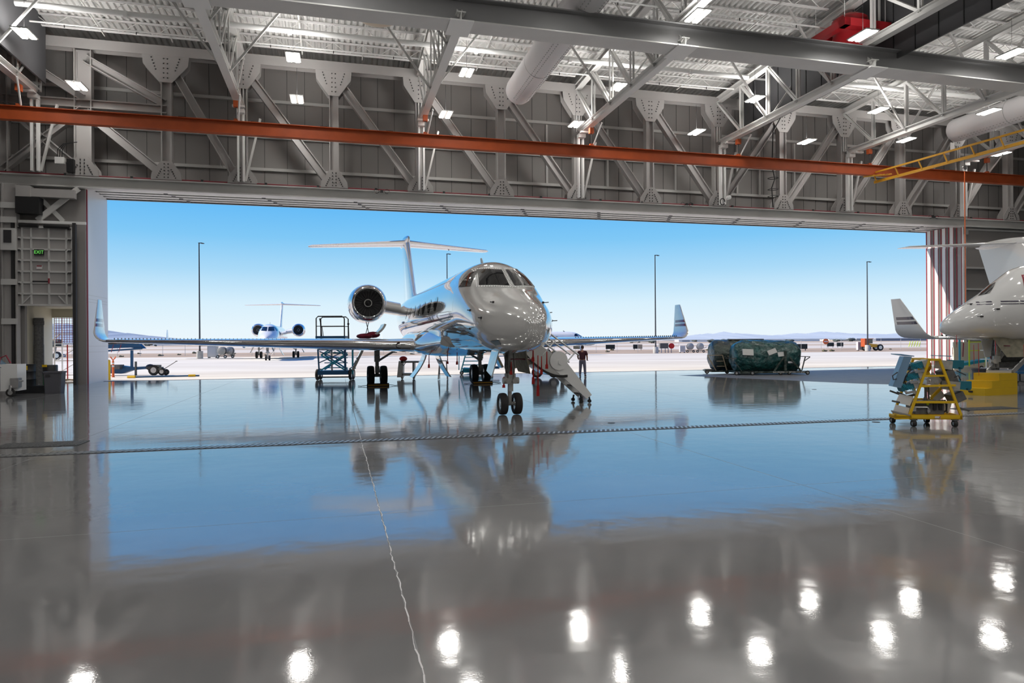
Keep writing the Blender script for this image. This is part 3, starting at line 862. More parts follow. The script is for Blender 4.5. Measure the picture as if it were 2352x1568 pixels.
def foil(le, chord, th, n=11):
    """closed ring of (ds, dz)"""
    up, dn = [], []
    for i in range(n+1):
        x = .5*(1-math.cos(math.pi*i/n)); y = 5*th*(.2969*math.sqrt(x)-.126*x-.3516*x*x+.2843*x**3-.1036*x**4)
        up.append((le+chord*x, y*chord)); dn.append((le+chord*x, -y*chord*.8))
    return up+dn[-2:0:-1]
def interp_sec(a, b, t): return tuple(a[i]*(1-t)+b[i]*t for i in range(len(a)))
def catr(secs, n):
    out = []
    for a, b in zip(secs, secs[1:]):
        for k in range(n): out.append(interp_sec(a,b,k/n))
    out.append(secs[-1]); return out

def make_jet(name, label, stairs=False, fittings=True, gear_doors=True, stripe='maroon', rtags=True, open_cowl=False, cabin=7, GY=0.):
    J = root(name, label, 'jet')
    # fuselage
    ss = [-2.3,-2.285,-2.25,-2.2,-2.1,-1.95,-1.8,-1.6,-1.4,-1.2,-1.,-.8,-.6,-.4,-.2,0,.2,.4,.6,.8,1.,1.25,1.5,1.8,2.2,2.6,4,6,8,10,12,13,14,15,16,17,18,19,20,21,22,23,24,25,25.7,26.2]
    ss = [sm(a) for a in ss]
    mb = MB(); mb.loft([[hullpt(s, 2*math.pi*k/56) for k in range(56)] for s in ss])
    fus = mb.build('fuselage','hull',J,60)
    # belly fairing
    def fair(s):
        t = max(0,min(1,(s-5.2)/3.0)); u = max(0,min(1,(16.6-s)/3.6)); f = (t*t*(3-2*t))*(u*u*(3-2*u))
        return f
    rings = []
    for i in range(24):
        s = 5.2+11.4*i/23; f = fair(s); hw = 1.02+.52*f; zb = 1.80-.36*f; zt = 2.15+.15*f
        zm_ = zb+.42*(zt-zb)+.0
        rings.append([V((hw*math.copysign(abs(math.cos(a))**.75,math.cos(a)), s, (zm_+(zt-zm_+.35)*math.sin(a)) if math.sin(a)>0 else (zm_+(zm_-zb)*math.sin(a)))) for a in [2*math.pi*k/36 for k in range(36)]])
    MB().loft(rings).build('belly_fairing','hull',J,60)
    # wings
    for sd in (-1, 1):
        secs = [(1.0,7.75,6.9,1.84,.095),(2.3,8.65,5.75,1.87,.098),(4.8,10.15,4.3,1.93,.118),(9.0,12.45,3.0,2.03,.118),(13.9,15.1,1.85,2.14,.10)]
        rings = []
        for t,le,ch,z,th in catr(secs,4):
            rings.append([V((sd*t,a,z+b)) for a,b in foil(le,ch,th)])
        wing = MB().loft(rings).build('wing','hull',J,50)
        # winglet with blended base
        base = (13.9,15.1,1.85,2.13)
        rings = []
        for k in range(6):
            a = R(82)*k/5; r = .45
            t = 13.9+r*math.sin(a)*1.25; z = 2.13+r*(1-math.cos(a)); le = 15.1+.35*k/5; ch = 1.85-.22*k/5
            nx, nz = -math.sin(a), math.cos(a)
            rings.append([V((sd*(t+nx*b), aa, z+nz*b)) for aa,b in foil(le,ch,.085)])
        t1, z1 = 13.9+.45*math.sin(R(82))*1.25, 2.13+.45*(1-math.cos(R(82)))
        nx, nz = -math.sin(R(82)), math.cos(R(82))
        for k in range(1,6):
            f = k/5; t = t1+.16*f; z = z1+(4.02-z1)*f; le = 15.45+1.15*f; ch = 1.63-1.05*f
            rings.append([V((sd*(t+nx*b), aa, z+nz*b)) for aa,b in foil(le,ch,.08)])
        wl = MB().loft(rings).build('winglet','hull',J,50)
        if stripe:
            for dz in (0,.22):
                zz = 2.78+dz; f0 = (zz-z1)/(4.02-z1); f1 = (zz+.14-z1)/(4.02-z1); rr = []
                for f in (f0,f1):
                    t = t1+.16*f; z = z1+(4.02-z1)*f; le = 15.45+1.15*f+.02; ch = (1.63-1.05*f)-.06
                    rr.append([V((sd*(t+nx*b), aa, z+nz*b)) for aa,b in foil(le,ch,.105)])
                MB().loft(rr).build('stripe','stripe_maroon' if stripe=='maroon' else 'stripe_dark',wl,50)
        # polished leading edge
        rings = []
        for t,le,ch,z,th in catr(secs,4):
            if t < 1.5: continue
            rg = [V((sd*t,a-.006,z+b*1.01)) for a,b in foil(le,ch,th,24) if a <= le+ch*.045]
            rings.append(rg)
        # ring order: upper from LE then lower; rebuild as open strip lower..LE..upper
        rows = []
        for t,le,ch,z,th in catr(secs,4):
            if t < 1.5: continue
            f_ = foil(le,ch,th,24); m_ = len(f_); idx = [m_-3,m_-2,m_-1,0,1,2,3]
            rows.append([V((sd*t,f_[i][0]-.008,z+f_[i][1]*1.03)) for i in idx])
        MB().grid(rows).build('leading_edge','chrome',wing,60)
        if fittings:
            c = hullpt(0,0)
            le_t = 2.05; s0 = 8.47
            MB().lathe([(.0,-.02),(.13,-.02),(.13,.05)],(sd*le_t,s0+.10,1.87),'y',18).build('landing_light','glass_dark',wing)
            vg = MB()
            vg0 = None
            for k in range(46):
                t = 6.4+k*.16; 
                # leading edge position
                for a,b in zip(secs,secs[1:]):
                    if a[0] <= t <= b[0]: q_ = interp_sec(a,b,(t-a[0])/(b[0]-a[0]))
                zz = q_[3]+.052*q_[2]*.80+.028
                if vg0 is None:
                    vg0 = MB().cbox((0,0,0),.012,.10,.07).build('vortex_generator','dark',wing); o = vg0
                else: o = vg0.copy(); COL.objects.link(o)
                o.location = (sd*t, q_[1]+q_[2]*.16, zz)
            for t in (5.2,8.2):
                for a,b in zip(secs,secs[1:]):
                    if a[0] <= t <= b[0]: q_ = interp_sec(a,b,(t-a[0])/(b[0]-a[0]))
                MB().ball((sd*t,q_[1]+q_[2]*.78,q_[3]-.12),.10,q_[2]*.34,.12).build('flap_fairing','hull',wing,60)
        # engine
        ex, ez, e0 = sd*2.72, 3.93, 15.6
        nac = [(.70,.02),(.72,-.0),(.78,.06),(.84,.18),(.91,.5),(.95,1.1),(.95,2.0),(.90,3.0),(.80,3.9),(.66,4.6),(.56,5.0),(.5,5.0),(.45,4.3)]
        MB().lathe([(.60,.60),(.61,.30),(.64,.12)]+nac[1:],(ex,e0,ez),'y',40,cap=False).build('nacelle','hull',J,45)
        MB().lathe([(.605,.40),(.612,.30),(.635,.14),(.67,.03),(.72,-.01),(.765,.02),(.81,.10),(.85,.21),(.853,.22)],(ex,e0-.012,ez),'y',40,cap=False).build('inlet_lip','chrome',J,60)
        fan = MB().lathe([(.005,.60),(.60,.60),(.602,.55)],(ex,e0,ez),'y',36).build('fan','black',J,30)
        mb = MB()
        for k in range(24):
            a = 2*math.pi*k/24
            d = V((math.cos(a),0,math.sin(a))); e = V((-math.sin(a),0,math.cos(a)))
            c0 = V((ex,e0+.5,ez))
            mb.add([c0+d*.17-e*.02, c0+d*.17+e*.02+V((0,.08,0)), c0+d*.59+e*.065+V((0,.06,0)), c0+d*.59-e*.01],[(0,1,2,3)])
        mb.build('blades','dark',fan)
        MB().lathe([(.005,.22),(.08,.28),(.15,.42),(.18,.55)],(ex,e0,ez),'y',20).build('spinner','black',fan,60)
        MB().lathe([(.17,.50),(.195,.50),(.195,.53),(.17,.53)],(ex,e0-.06,ez),'y',24).build('ring','strut_grey',fan)
        MB().loft([[V((sd*t,a,z+b)) for a,b in foil(le,ch,.24)] for t,le,ch,z in ((1.0,17.0,3.1,3.68),(2.1,16.6,3.2,3.84))]).build('pylon','hull',J,50)
        # stabilizer
        MB().loft([[V((sd*t,a,z+b)) for a,b in foil(le,ch,th)] for t,le,ch,z,th in catr([(0.05,22.6,2.7,7.98,.10),(5.45,25.15,1.25,7.93,.10),(5.66,25.5,.7,7.93,.06)],3)]).build('stabilizer','hull',J,50)
        # main gear
        g = MB().tube([(sd*2.45,14.25,1.75),(sd*2.45,14.25,1.1)],.13,14).tube([(sd*2.45,14.25,1.1),(sd*2.45,14.25,.5)],.085,12).tube([(sd*2.12,14.25,.47),(sd*2.78,14.25,.47)],.075,10).tube([(sd*1.5,14.2,1.7),(sd*2.38,14.25,1.15)],.05,8)
        g.cbox((sd*2.45,14.2,1.28),.24,.26,.18).cbox((sd*2.45,14.12,.75),.2,.14,.30)
        gg = g.build('main_gear','strut_grey',J,40)
        for s2 in (-1,1): wheel(gg,(sd*2.45+s2*.295,14.25,.46),.46,.31)
        if gear_doors:
            MB().prism([(sd*3.0,14.1,1.75),(sd*3.12,14.1,1.75),(sd*3.62,14.1,.75),(sd*3.5,14.1,.72)],(0,.62,0)).build('gear_door','hull',gg)
            # curved inner doors by the belly
            rows = []
            for k in range(8):
                f = k/7; x = sd*(.55+.42*math.sin(f*1.7)); z = 1.52-1.15*f
                if sd > 0: x = .30+.55*f**1.5
                else: x = -.28-.62*f**1.6
                rows.append((x, 13.3, z))
            MB().loft([[(x-.03,13.3,z),(x+.03,13.3,z),(x+.03,14.5,z),(x-.03,14.5,z)] for x,_,z in rows]).build('belly_door','hull',gg,50)
    # fin
    MB().loft([[V((b,a,z)) for a,b in foil(le,ch,th,14)] for le,ch,z,th in catr([(18.2,6.2,4.10,.075),(19.4,5.0,4.75,.08),(22.35,3.1,8.0,.13)],4)]).build('fin','hull',J,50)
    MB().ball((0,23.7,8.05),.21,2.0,.30,18,14).build('fin_bullet','hull',J,60)
    MB().prism([(0,3.0,4.40),(0,3.35,4.40),(0,3.45,4.68),(0,3.32,4.68)],(.025,0,0)).build('antenna','strut_grey',J)
    # windows
    frs = [(-.05,3.45),(-.80,3.50),(-.655,4.09),(-.04,4.03)]
    for sd in (-1,1):
        def mir(c): return [(x*(-sd),z) for x,z in c]
        if GY:
            if sd > 0: side_patch([(.58,3.31),(.84,3.38),(1.12,3.79),(1.0,3.72)], 1, .012).build('side_window','glass_dark',J,60)
            continue
        fr = front_patch(mir([(-.015,3.44),(-.84,3.50),(-.69,4.13),(-.015,4.08)]), .008).build('windshield_frame','steel_white',J,60)
        rv = MB()
        if fittings:
            cs = mir([(-.04,3.465),(-.81,3.52),(-.665,4.105),(-.035,4.055)])
            for c0_,c1_ in zip(cs,cs[1:]+cs[:1]):
                for k in range(14):
                    x = c0_[0]+(c1_[0]-c0_[0])*k/14; z = c0_[1]+(c1_[1]-c0_[1])*k/14; y = s_at(x,z)
                    rv.cbox((x,y-.012,z),.022,.02,.022)
            rv.build('rivets','strut_dark',fr)
        front_patch(mir([(-.065,3.49),(-.775,3.545),(-.635,4.075),(-.055,4.02)]), .016).build('windshield','glass_dark',J,60)
        side_patch([(sm(.62),3.55),(sm(1.50),3.58),(sm(1.36),3.98),(sm(1.0),4.05)], sd, .012).build('side_window','glass_dark',J,60)
        for k in range(cabin):
            oval_patch(4.9+1.38*k if stairs or cabin else 0, 3.28, .34, .25, sd, .010).build('cabin_window','glass_dark',J,60)
        oval = None
        if rtags or stripe:
            pass
    # stripes along the side
    if stripe == 'dark':
        for sd in (-1,1):
            for z0_,wd in ((2.98,.03),(3.06,.045)):
                MB().grid([[hullpt(s, phi_at(s,z0_-.02*(s)+dz*min(1,(s+1.6)/2),sd), .006) for s in [sm(-1.2+.5*i) for i in range(40)]] for dz in (0,wd)]).build('stripe','stripe_dark',J,60)
    # probes and vents on the nose
    if fittings:
        for sd,s,z in ((-1,-.9,3.02),(-1,-.75,2.62),(-1,.0,2.85),(-1,.1,2.35),(1,-.9,3.02),(1,-.6,2.55),(1,.1,2.8)):
            s = sm(s); p = hullpt(s, phi_at(s,z,sd), 0)
            MB().tube([p,p+V((sd*.08,-.02,0)),p+V((sd*.10,-.16,0))],.012,6).cbox(p,.04,.10,.05).build('probe','black',J)
        side_patch([(sm(-1.30),1.93),(sm(-.98),1.90),(sm(-.95),2.02),(sm(-1.35),2.04)], -1, .012).build('taxi_light','window_blue',J)
    # nose gear
    ng = MB().tube([(0,.0,1.9),(0,-.02,.95)],.10,14).tube([(0,-.02,.95),(0,0,.30)],.06,12).tube([(-.26,0,.305),(.26,0,.305)],.055,10)
    ng.cbox((0,-.05,1.02),.26,.22,.22).cbox((0,-.14,.78),.10,.10,.26).lathe([(.09,-.22),(.09,.22)],(0,-.12,.94),'x',14).tube([(0,.55,1.8),(0,.08,1.05)],.045,8)
    for s2 in (-1,1): ng.lathe([(.03,-.05),(.075,-.05),(.075,.05),(.03,.05)],(s2*.09,-.20,.93),'y',12).tube([(s2*.14,-.04,1.8),(s2*.10,-.06,1.05)],.028,6)
    n_ = ng.build('nose_gear','strut_grey',J,40)
    n_.location.y = GY
    rd = random.Random(11); h = MB()
    for k in range(9):
        a = rd.uniform(-.12,.12); b = rd.uniform(-.15,.02); h.tube([(a,b,1.75),(a*1.3,b-.05,1.3),(a*.6+rd.uniform(-.05,.05),b-.08,.9)],.014,5)
    h.build('hoses','strut_dark',n_)
    for s2 in (-1,1): wheel(n_,(s2*.20,0,.302),.30,.20)
    MB().box(-.34,.34,-.35,1.35,1.70,1.80).build('gear_bay','interior_khaki',n_)
    if gear_doors:
        MB().prism([(-.36,-.45,1.86),(-.38,.30,1.84),(-.56,.25,1.20),(-.54,-.25,1.06)],(-.03,0,0)).build('nose_gear_door','hull',n_)
        MB().prism([(.34,-.3,1.84),(.36,1.35,1.8),(.62,1.3,1.12),(.60,.1,1.10)],(.03,0,0)).build('nose_gear_door','interior_khaki',n_)
    if rtags:
        rt = [(-.20,-.16,1.05,.30),(.0,-.18,1.45,.35),(.78,.3,1.55,.75),(.95,.4,1.60,1.15),(.62,-.2,1.9,.45),(-.95,8.2,1.55,.55),(-.35,7.5,1.52,.35),(-.18,6.5,1.62,.45),(1.35,.8,1.7,.50),(1.45,1.6,1.55,.55)]
        for x,y,z,l in rt:
            MB().loft([[(x-.012,y,z),(x+.012,y,z),(x+.012,y+.01,z),(x-.012,y+.01,z)],[(x-.016,y+.02,z-l*.72),(x+.016,y,z-l*.72),(x+.016,y+.012,z-l*.72),(x-.016,y+.032,z-l*.72)],[(x-.038,y+.02,z-l*.76),(x+.03,y,z-l*.76),(x+.03,y+.012,z-l*.76),(x-.038,y+.032,z-l*.76)],[(x-.045,y+.02,z-l),(x+.035,y,z-l),(x+.035,y+.012,z-l),(x-.045,y+.032,z-l)]]).build('warning_streamer','tag_red',J,label='red remove-before-flight streamer')
        MB().tube([(.0,-.1,1.52),(.75,.15,1.50)],.022,8).build('locking_pin','stripe_maroon',n_)
    if open_cowl:
        ex, ez, e0 = -2.72, 3.93, 15.6
        # lower cowl swung open to the inboard side
        rings = []
        for k in range(10):
            a = R(-20-80*k/9); rr = .86
            cx, cz = ex+.38, ez-1.08
            c = V((cx-.35+rr*math.cos(a), 0, cz+.35+rr*math.sin(a))); d = V((math.cos(a),0,math.sin(a)))
            rings.append([c-d*.05+V((0,e0+.5,0)), c+d*.05+V((0,e0+.5,0)), c+d*.05+V((0,e0+2.6,0)), c-d*.05+V((0,e0+2.6,0))])
        MB().loft(rings).build('lower_cowl','hull_bare',J,50,label='engine cowl swung open below the nacelle')
        MB().ball((ex-.15,e0+.7,ez-1.62),.42,.35,.14,14,7).ball((ex+.25,e0+.8,ez-1.55),.35,.35,.16,12,7).build('cloth_cover','cloth_maroon',J,40,label='bundle of maroon cloth')
        MB().tube([(ex-.1,e0+.4,ez-.93),(ex+.02,e0+.4,ez-1.5)],.018,5).tube([(ex+.02,e0+.4,ez-.93),(ex-.12,e0+.4,ez-1.5)],.018,5).build('strap','dark',J)
    if stairs:
        S0, S1 = 2.55, 3.35
        st = MB()
        # curved door body, front and rear cheeks
        def cheek(y):
            top = [(1.02,2.02),(1.30,2.12),(2.45,1.42)]
            low = [(2.62,1.12),(2.55,.98)]
            arc = []
            for k in range(9):
                f = k/8; arc.append((2.45-1.40*f, .93+.10*f*0+ (f**1.9)*.88 - .06*math.sin(math.pi*f)))
            return [(x,y,z) for x,z in top+low+arc]
        for y in (S0, S1-.05): st.prism(cheek(y),(0,.05,0))
        dd = st.build('airstair_door','hull_bare',J)
        rings = []
        for k in range(12):
            f = k/11; x = 2.58-1.56*f; z = .90+(f**1.9)*.90-.07*math.sin(math.pi*f)
            rings.append([(x,S0-.12,z-.02),(x,S1+.12,z-.02),(x,S1+.12,z+.04),(x,S0-.12,z+.04)])
        MB().loft(rings).build('outer_skin','hull',dd,50)
        rings = [[(r[0][0],S0-.14,r[0][2]-.03),(r[0][0],S0-.09,r[0][2]-.03),(r[0][0],S0-.09,r[0][2]+.05),(r[0][0],S0-.14,r[0][2]+.05)] for r in rings]
        MB().loft(rings).build('seal','black',dd,50)
        lw = MB()
        for y in (S0-.02, S1-.03): lw.prism([(2.15,y,1.50),(2.42,y,1.55),(3.45,y,.26),(3.28,y,.14),(2.20,y,1.08)],(0,.05,0))
        l_ = lw.build('lower_stringer','white_paint',dd)
        tr = MB()
        for k in range(5):
            f = k/4; x = 2.32+.95*f; z = 1.36-1.08*f; tr.box(x-.13,x+.13,S0+.03,S1-.03,z-.02,z+.02)
        tr.build('tread','step_dark',l_)
        tr = MB()
        for k in range(3):
            f = k/2; x = 1.30+.85*f; z = 1.98-.55*f; tr.box(x-.14,x+.14,S0+.05,S1-.05,z-.02,z+.02)
        tr.build('tread','step_dark',dd)
        MB().lathe([(.01,-.03),(.30,-.03),(.30,.02),(.01,.02)],(2.32,S0-.03,1.38),'y',24).lathe([(.01,-.05),(.09,-.05),(.09,0)],(2.38,S0-.03,1.34),'y',16).build('hinge_plate','white_paint',dd,30)
        for y in (S0, S1-.05):
            MB().tube([(3.12,y,.22),(3.10,y,.10)],.03,6).lathe([(.06,-.03),(.06,.03)],(3.10,y+.02,.062),'y',14).tube([(3.36,y,.2),(3.38,y,.10)],.03,6).lathe([(.06,-.03),(.06,.03)],(3.38,y+.02,.062),'y',14).build('foot_wheel','black',dd)
        for y in (S0+.02, S1-.02):
            r = MB().tube([(1.55,y,2.60),(3.02,y,1.55)],.028,8).tube([(1.35,y,2.35),(2.70,y,1.32)],.028,8)
            for f in (.12,.5,.92):
                x, z = 1.55+1.47*f, 2.60-1.05*f; r.tube([(x,y,z),(x-.48,y,z-.50)],.024,8)
            r.build('handrail','alu',dd)
        MB().prism([(1.0,S0-.1,1.30+.65),(1.45,S0-.1,1.30),(.6,S0-.1,1.1),(.45,S0-.1,1.78)],(0,.02,0)).build('bay_lining','interior_khaki',J)
        # door opening in the hull
        side_patch([(S0,1.95),(S1+.1,1.95),(S1+.1,3.75),(S0,3.75)], 1, .012, 10).build('door_opening','dark',J)
    return J

JA = R(15.66)
jet = make_jet('business_jet','large glossy white twin-engine jet facing us in the door opening, airstair down', stairs=True, open_cowl=True)
n0 = gnd(1171,951)
jet.location = (n0.x, n0.y, 0); jet.rotation_euler = (0,0,JA)

# background jet on the apron (same make): built plain, then copied
HULL = MATS['hull']; MATS['hull'] = MATS['hull_white']
bgj = make_jet('business_jet','distant white jet facing us on the apron, left of the big jet', fittings=False, rtags=False, stripe=None, cabin=6)
bgj.location = (-28.35,79.2,0); bgj.rotation_euler = (0,0,R(14.5)); bgj.scale = (.97,)*3
c = copy_tree(bgj); tag(c,'small white jet seen in side view behind the right wing of the big jet','jet')
c.scale = (.755,)*3; c.location = (9.9,98.4,0.0); c.rotation_euler = (0,0,R(98))
MATS['hull'] = HULL
# second jet at the right edge, nose to the left
NK = .65; ST = ST_B; SS = [sm(a[0]) for a in ST]
HOLD = dict(MATS); MATS['hull'] = MATS['hull_white']
j2 = make_jet('business_jet','white jet at the right edge with dark pinstripes, its nose pointing left', fittings=True, stripe='dark', gear_doors=True, cabin=7, GY=1.25)
a_ = R(20)      # aft direction in the world: (cos a, -sin a)
ny = 25.5; nose = V(((2158-1176)/F*ny, ny, 0))
aft = V((math.cos(a_), -math.sin(a_), 0))
MATS['hull'] = HOLD['hull']
j2.location = nose+aft*(-sm(-2.3))+V((0,0,.22)); j2.rotation_euler = (0,0,math.atan2(-aft.x, aft.y))
# third jet behind it: only its tail and winglet reach into the picture
j3 = copy_tree(j2); tag(j3,'white jet behind the right-edge jet, only its tall T-tail and a striped winglet visible','jet')
th = R(14); T = V((33.0,35.2,0))
j3.location = T-V((-math.sin(th),math.cos(th),0))*15.6+V((0,0,-.1)); j3.rotation_euler = (0,0,th)
# fixed door placard on second jet
def j2box():
    q_ = side_patch([(1.75,3.05),(2.02,3.05),(2.02,3.95),(1.80,3.95)],1,.012).build('door_placard','sign_white',j2,label='white placard with red border')
    side_patch([(1.71,3.02),(2.06,3.02),(2.06,3.99),(1.75,3.99)],1,.008).build('border','seal_red',q_)
    side_patch([(1.81,3.10),(1.95,3.10),(1.95,3.26),(1.81,3.26)],1,.016).build('warning_mark','yellow',q_)
    side_patch([(1.72,2.74),(2.02,2.74),(2.02,2.98),(1.72,2.98)],1,.012).build('tag_label','hi_vis',j2)
j2box()
# ================================================================== OUTSIDE
def wslab(name, y0, y1, m, z, parent=None):
    """band of ground following the apron edge, slope .18"""
    X = 16000 if y1 > 2000 else 2600
    X0 = X if y0 > 600 else 2600
    def yy(y,x): return y+.06*max(-900,min(900,x)) if y < 1000 else y
    xs = [-X,-900,-300,0,300,900,X] if y0 > 600 else [-2600,-900,-300,0,300,900,2600]
    mb = MB(); mb.grid([[(x, yy(y0,x), z) for x in xs],[(x, yy(y1,x), z) for x in xs]])
    o = mb.build(name, m); o['kind'] = 'structure'; return o
def apron_mat():
    m = mat('apron_concrete', (.60,.565,.51), .85)
    nt = m.node_tree; b = nt.nodes['Principled BSDF']; L = nt.links.new
    tc = nt.nodes.new('ShaderNodeTexCoord'); mp = nt.nodes.new('ShaderNodeMapping'); mp.inputs['Scale'].default_value = (.04,.22,1); mp.inputs['Rotation'].default_value = (0,0,-YAW); L(tc.outputs['Object'], mp.inputs[0])
    n = nt.nodes.new('ShaderNodeTexNoise'); n.inputs['Scale'].default_value = 1.3; n.inputs['Detail'].default_value = 8; L(mp.outputs[0], n.inputs['Vector'])
    r = nt.nodes.new('ShaderNodeValToRGB'); r.color_ramp.elements[0].position = .3; r.color_ramp.elements[1].position = .65
    r.color_ramp.elements[0].color = (.50,.455,.40,1); r.color_ramp.elements[1].color = (.66,.63,.575,1)
    L(n.outputs['Fac'], r.inputs['Fac']); L(r.outputs['Color'], b.inputs['Base Color'])
apron_mat()
o = MB().prism([fromh(-400,QD,0),fromh(230,QD,0),V((900,104+.06*900,0)),V((-900,104-.06*900,0))],(0,0,-.3)).build('ground_apron','apron_concrete'); o['kind']='structure'
wslab('ground_dirt',103.9,150,'dirt',-.01)
wslab('ground_taxiway',150,215,'runway',-.005)
wslab('ground_dirt_strip',215,290,'dirt_far',-.01)
wslab('ground_runway',290,420,'runway',-.005)
wslab('ground_dirt_field',420,900,'dirt_far',-.01)
wslab('ground_desert',900,14000,'dirt_far',-.05)
# mountains
def range_mesh(x0,x1,D,hf,seed,n=140,depth=2500):
    rd = random.Random(seed); rows = [[],[],[]]; a = [rd.uniform(-1,1) for _ in range(n+1)]
    for k in range(3): a = [a[max(0,i-1)]*.25+a[i]*.5+a[min(n,i+1)]*.25+rd.uniform(-.18,.18) for i in range(n+1)]
    for i in range(n+1):
        x = x0+(x1-x0)*i/n; h = hf((x-x0)/(x1-x0))*(1+.30*a[i])
        rows[0].append((x,D-depth,-5)); rows[1].append((x,D-depth*.45+400*a[i],h*.55*(1+.4*a[(i*7)%n]))); rows[2].append((x,D,h))
    rows.append([(p[0],D+depth,-5) for p in rows[0]])
    return MB().grid(rows)
def bell(c,w): return lambda f: max(0,math.exp(-((f-c)/w)**2))
pm = pix(110,742,9000); 
h1 = pm.z
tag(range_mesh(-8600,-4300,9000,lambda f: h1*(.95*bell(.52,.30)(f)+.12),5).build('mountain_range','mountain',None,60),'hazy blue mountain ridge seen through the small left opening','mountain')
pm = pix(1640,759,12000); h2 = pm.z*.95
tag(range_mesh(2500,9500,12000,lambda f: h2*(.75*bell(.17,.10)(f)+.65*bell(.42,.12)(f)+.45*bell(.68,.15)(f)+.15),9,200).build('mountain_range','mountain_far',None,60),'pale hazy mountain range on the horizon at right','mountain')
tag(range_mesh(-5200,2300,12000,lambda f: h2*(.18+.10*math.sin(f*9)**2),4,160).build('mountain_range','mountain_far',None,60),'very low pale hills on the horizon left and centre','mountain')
# far buildings
def bld(x0,x1,ytop,D,m,lab,dep=25,roof='bldg_white',ybot=None):
    a = pix(x0,ytop,D); b = pix(x1,ytop,D); h = max(a.z,b.z,1.5)
    t = root('far_building', lab, 'building', ((a.x+b.x)/2, D, 0))
    wd = (b.x-a.x)/2
    MB().box(-wd,wd,0,dep,-.1,h*.9).build('wall',m,t)
    MB().box(-wd-.4,wd+.4,-.4,dep+.4,h*.9,h).build('roof',roof,t)
    k = max(1,int(wd/9)); wb = MB().box(-wd*.9,-wd*.9+wd*.25,-.06,0,.5,h*.6)
    wb.build('window_band','bldg_grey',t)
for a in ((1560,1700,779,900,'bldg_white','long low white warehouse just right of the right winglet'),(1690,1900,778,850,'bldg_white','long white warehouse above the green tarps'),(1905,1960,777,800,'bldg_white','boxy white building left of the right light pole'),(1925,1985,779,780,'bldg_tan','tan low building just left of the right light pole'),
          (1968,2012,776,820,'bldg_grey','small grey building behind the right light pole'),(2012,2200,775.5,700,'bldg_grey','long grey hangar with white roof at far right'),(600,700,784,1200,'bldg_white','tiny white shed row under the left wing, right part'),(330,420,785,1000,'bldg_white','tiny white hangar at left above the blue boom'),
          (1395,1440,782,1200,'bldg_tan','tiny tan building left of the middle light pole'),(1450,1500,783,1100,'bldg_tan','tiny tan building right under the right wing'),(430,500,785,900,'bldg_tan','tiny tan shed behind the left light pole')):
    bld(a[0],a[1],a[2],a[3],a[4],a[5])
rd = random.Random(5)
tree = None
for i in range(46):
    x = rd.choice((rd.uniform(60,140), rd.uniform(1330,2140), rd.uniform(1330,2140), rd.uniform(300,760))); D = rd.uniform(520,950)
    p = pix(x,784,D); s_ = rd.uniform(1.6,3.4) if x > 200 else rd.uniform(5,9)
    if tree is None:
        mb = MB(); r2 = random.Random(1)
        for k in range(7): mb.ball((r2.uniform(-.8,.8),r2.uniform(-.5,.5),r2.uniform(.5,1.1)),r2.uniform(.4,.7),None,r2.uniform(.3,.5),8,5)
        tree = mb.build('far_tree','tree_far',None); o = tree
    else: o = tree.copy(); COL.objects.link(o)
    o.location = (p.x,D,-.42*s_); o.scale = (s_*rd.uniform(1,1.8),s_,s_); o.rotation_euler = (0,0,rd.uniform(0,6))
    tag(o,'tiny dark tree on the horizon beyond the airfield','tree','trees on the horizon')
bs = None
for i in range(34):
    D = rd.uniform(108,146); x = rd.uniform(245,2120); p = pix(x,790,D); yy = D+.06*p.x
    if bs is None:
        mb = MB(); r2 = random.Random(2)
        for k in range(5): mb.ball((r2.uniform(-.4,.4),r2.uniform(-.3,.3),.12),r2.uniform(.15,.35),None,r2.uniform(.1,.22),7,5)
        bs = mb.build('dry_bush','bush'); o = bs
    else: o = bs.copy(); COL.objects.link(o)
    o.location = (p.x,yy,0); s_ = rd.uniform(.6,1.5); o.scale = (s_,)*3
    tag(o,'small dry bush on the strip of bare dirt','bush','bushes on the dirt strip')
# chain-link fence along the dirt: posts and a thin top wire
t = root('airfield_fence','thin see-through chain-link fence along the far side of the apron','fence',(0,0,0))
mb = None
for k in range(-28,40):
    x = k*3.6; y = 116+.06*x
    if mb is None: mb = MB().tube([(0,0,0),(0,0,2.1)],.03,6).build('post','lens_grey',t); o = mb
    else: o = mb.copy(); COL.objects.link(o)
    o.location = (x,y,0)
MB().bar((-101,116-6.06,2.05),(140,116+8.4,2.05),.03,.03).bar((-101,116-6.06,.1),(140,116+8.4,.1),.02,.02).build('rail','lens_grey',t)
# light poles
for x,yt,yb,lab in ((459,557,822,'tall dark light pole on a concrete base behind the left wing'),(1506,585,810,'tall dark light pole with a small lamp head right of the big jet'),(1993,600,805,'tall dark light pole at right, beside the orange tractor'),(1028,582,812,'tall dark light pole rising behind the fuselage of the big jet')):
    g = gnd(x,yb); zt = pix(x,yt,g.y).z
    t = root('light_pole',lab,'light pole',g)
    MB().lathe([(.42,0),(.42,.95),(.40,1.0)],(0,0,0),'z',20).build('base','concrete',t,30)
    MB().tube([(0,0,1.0),(0,0,1.3),(0,0,zt)],[.16,.11,.07],10).build('pole','dark',t,40)
    MB().cbox((.18,0,zt),.5,.2,.1).cbox((.5,0,zt-.05),.3,.3,.1).build('lamp_head','dark',t)
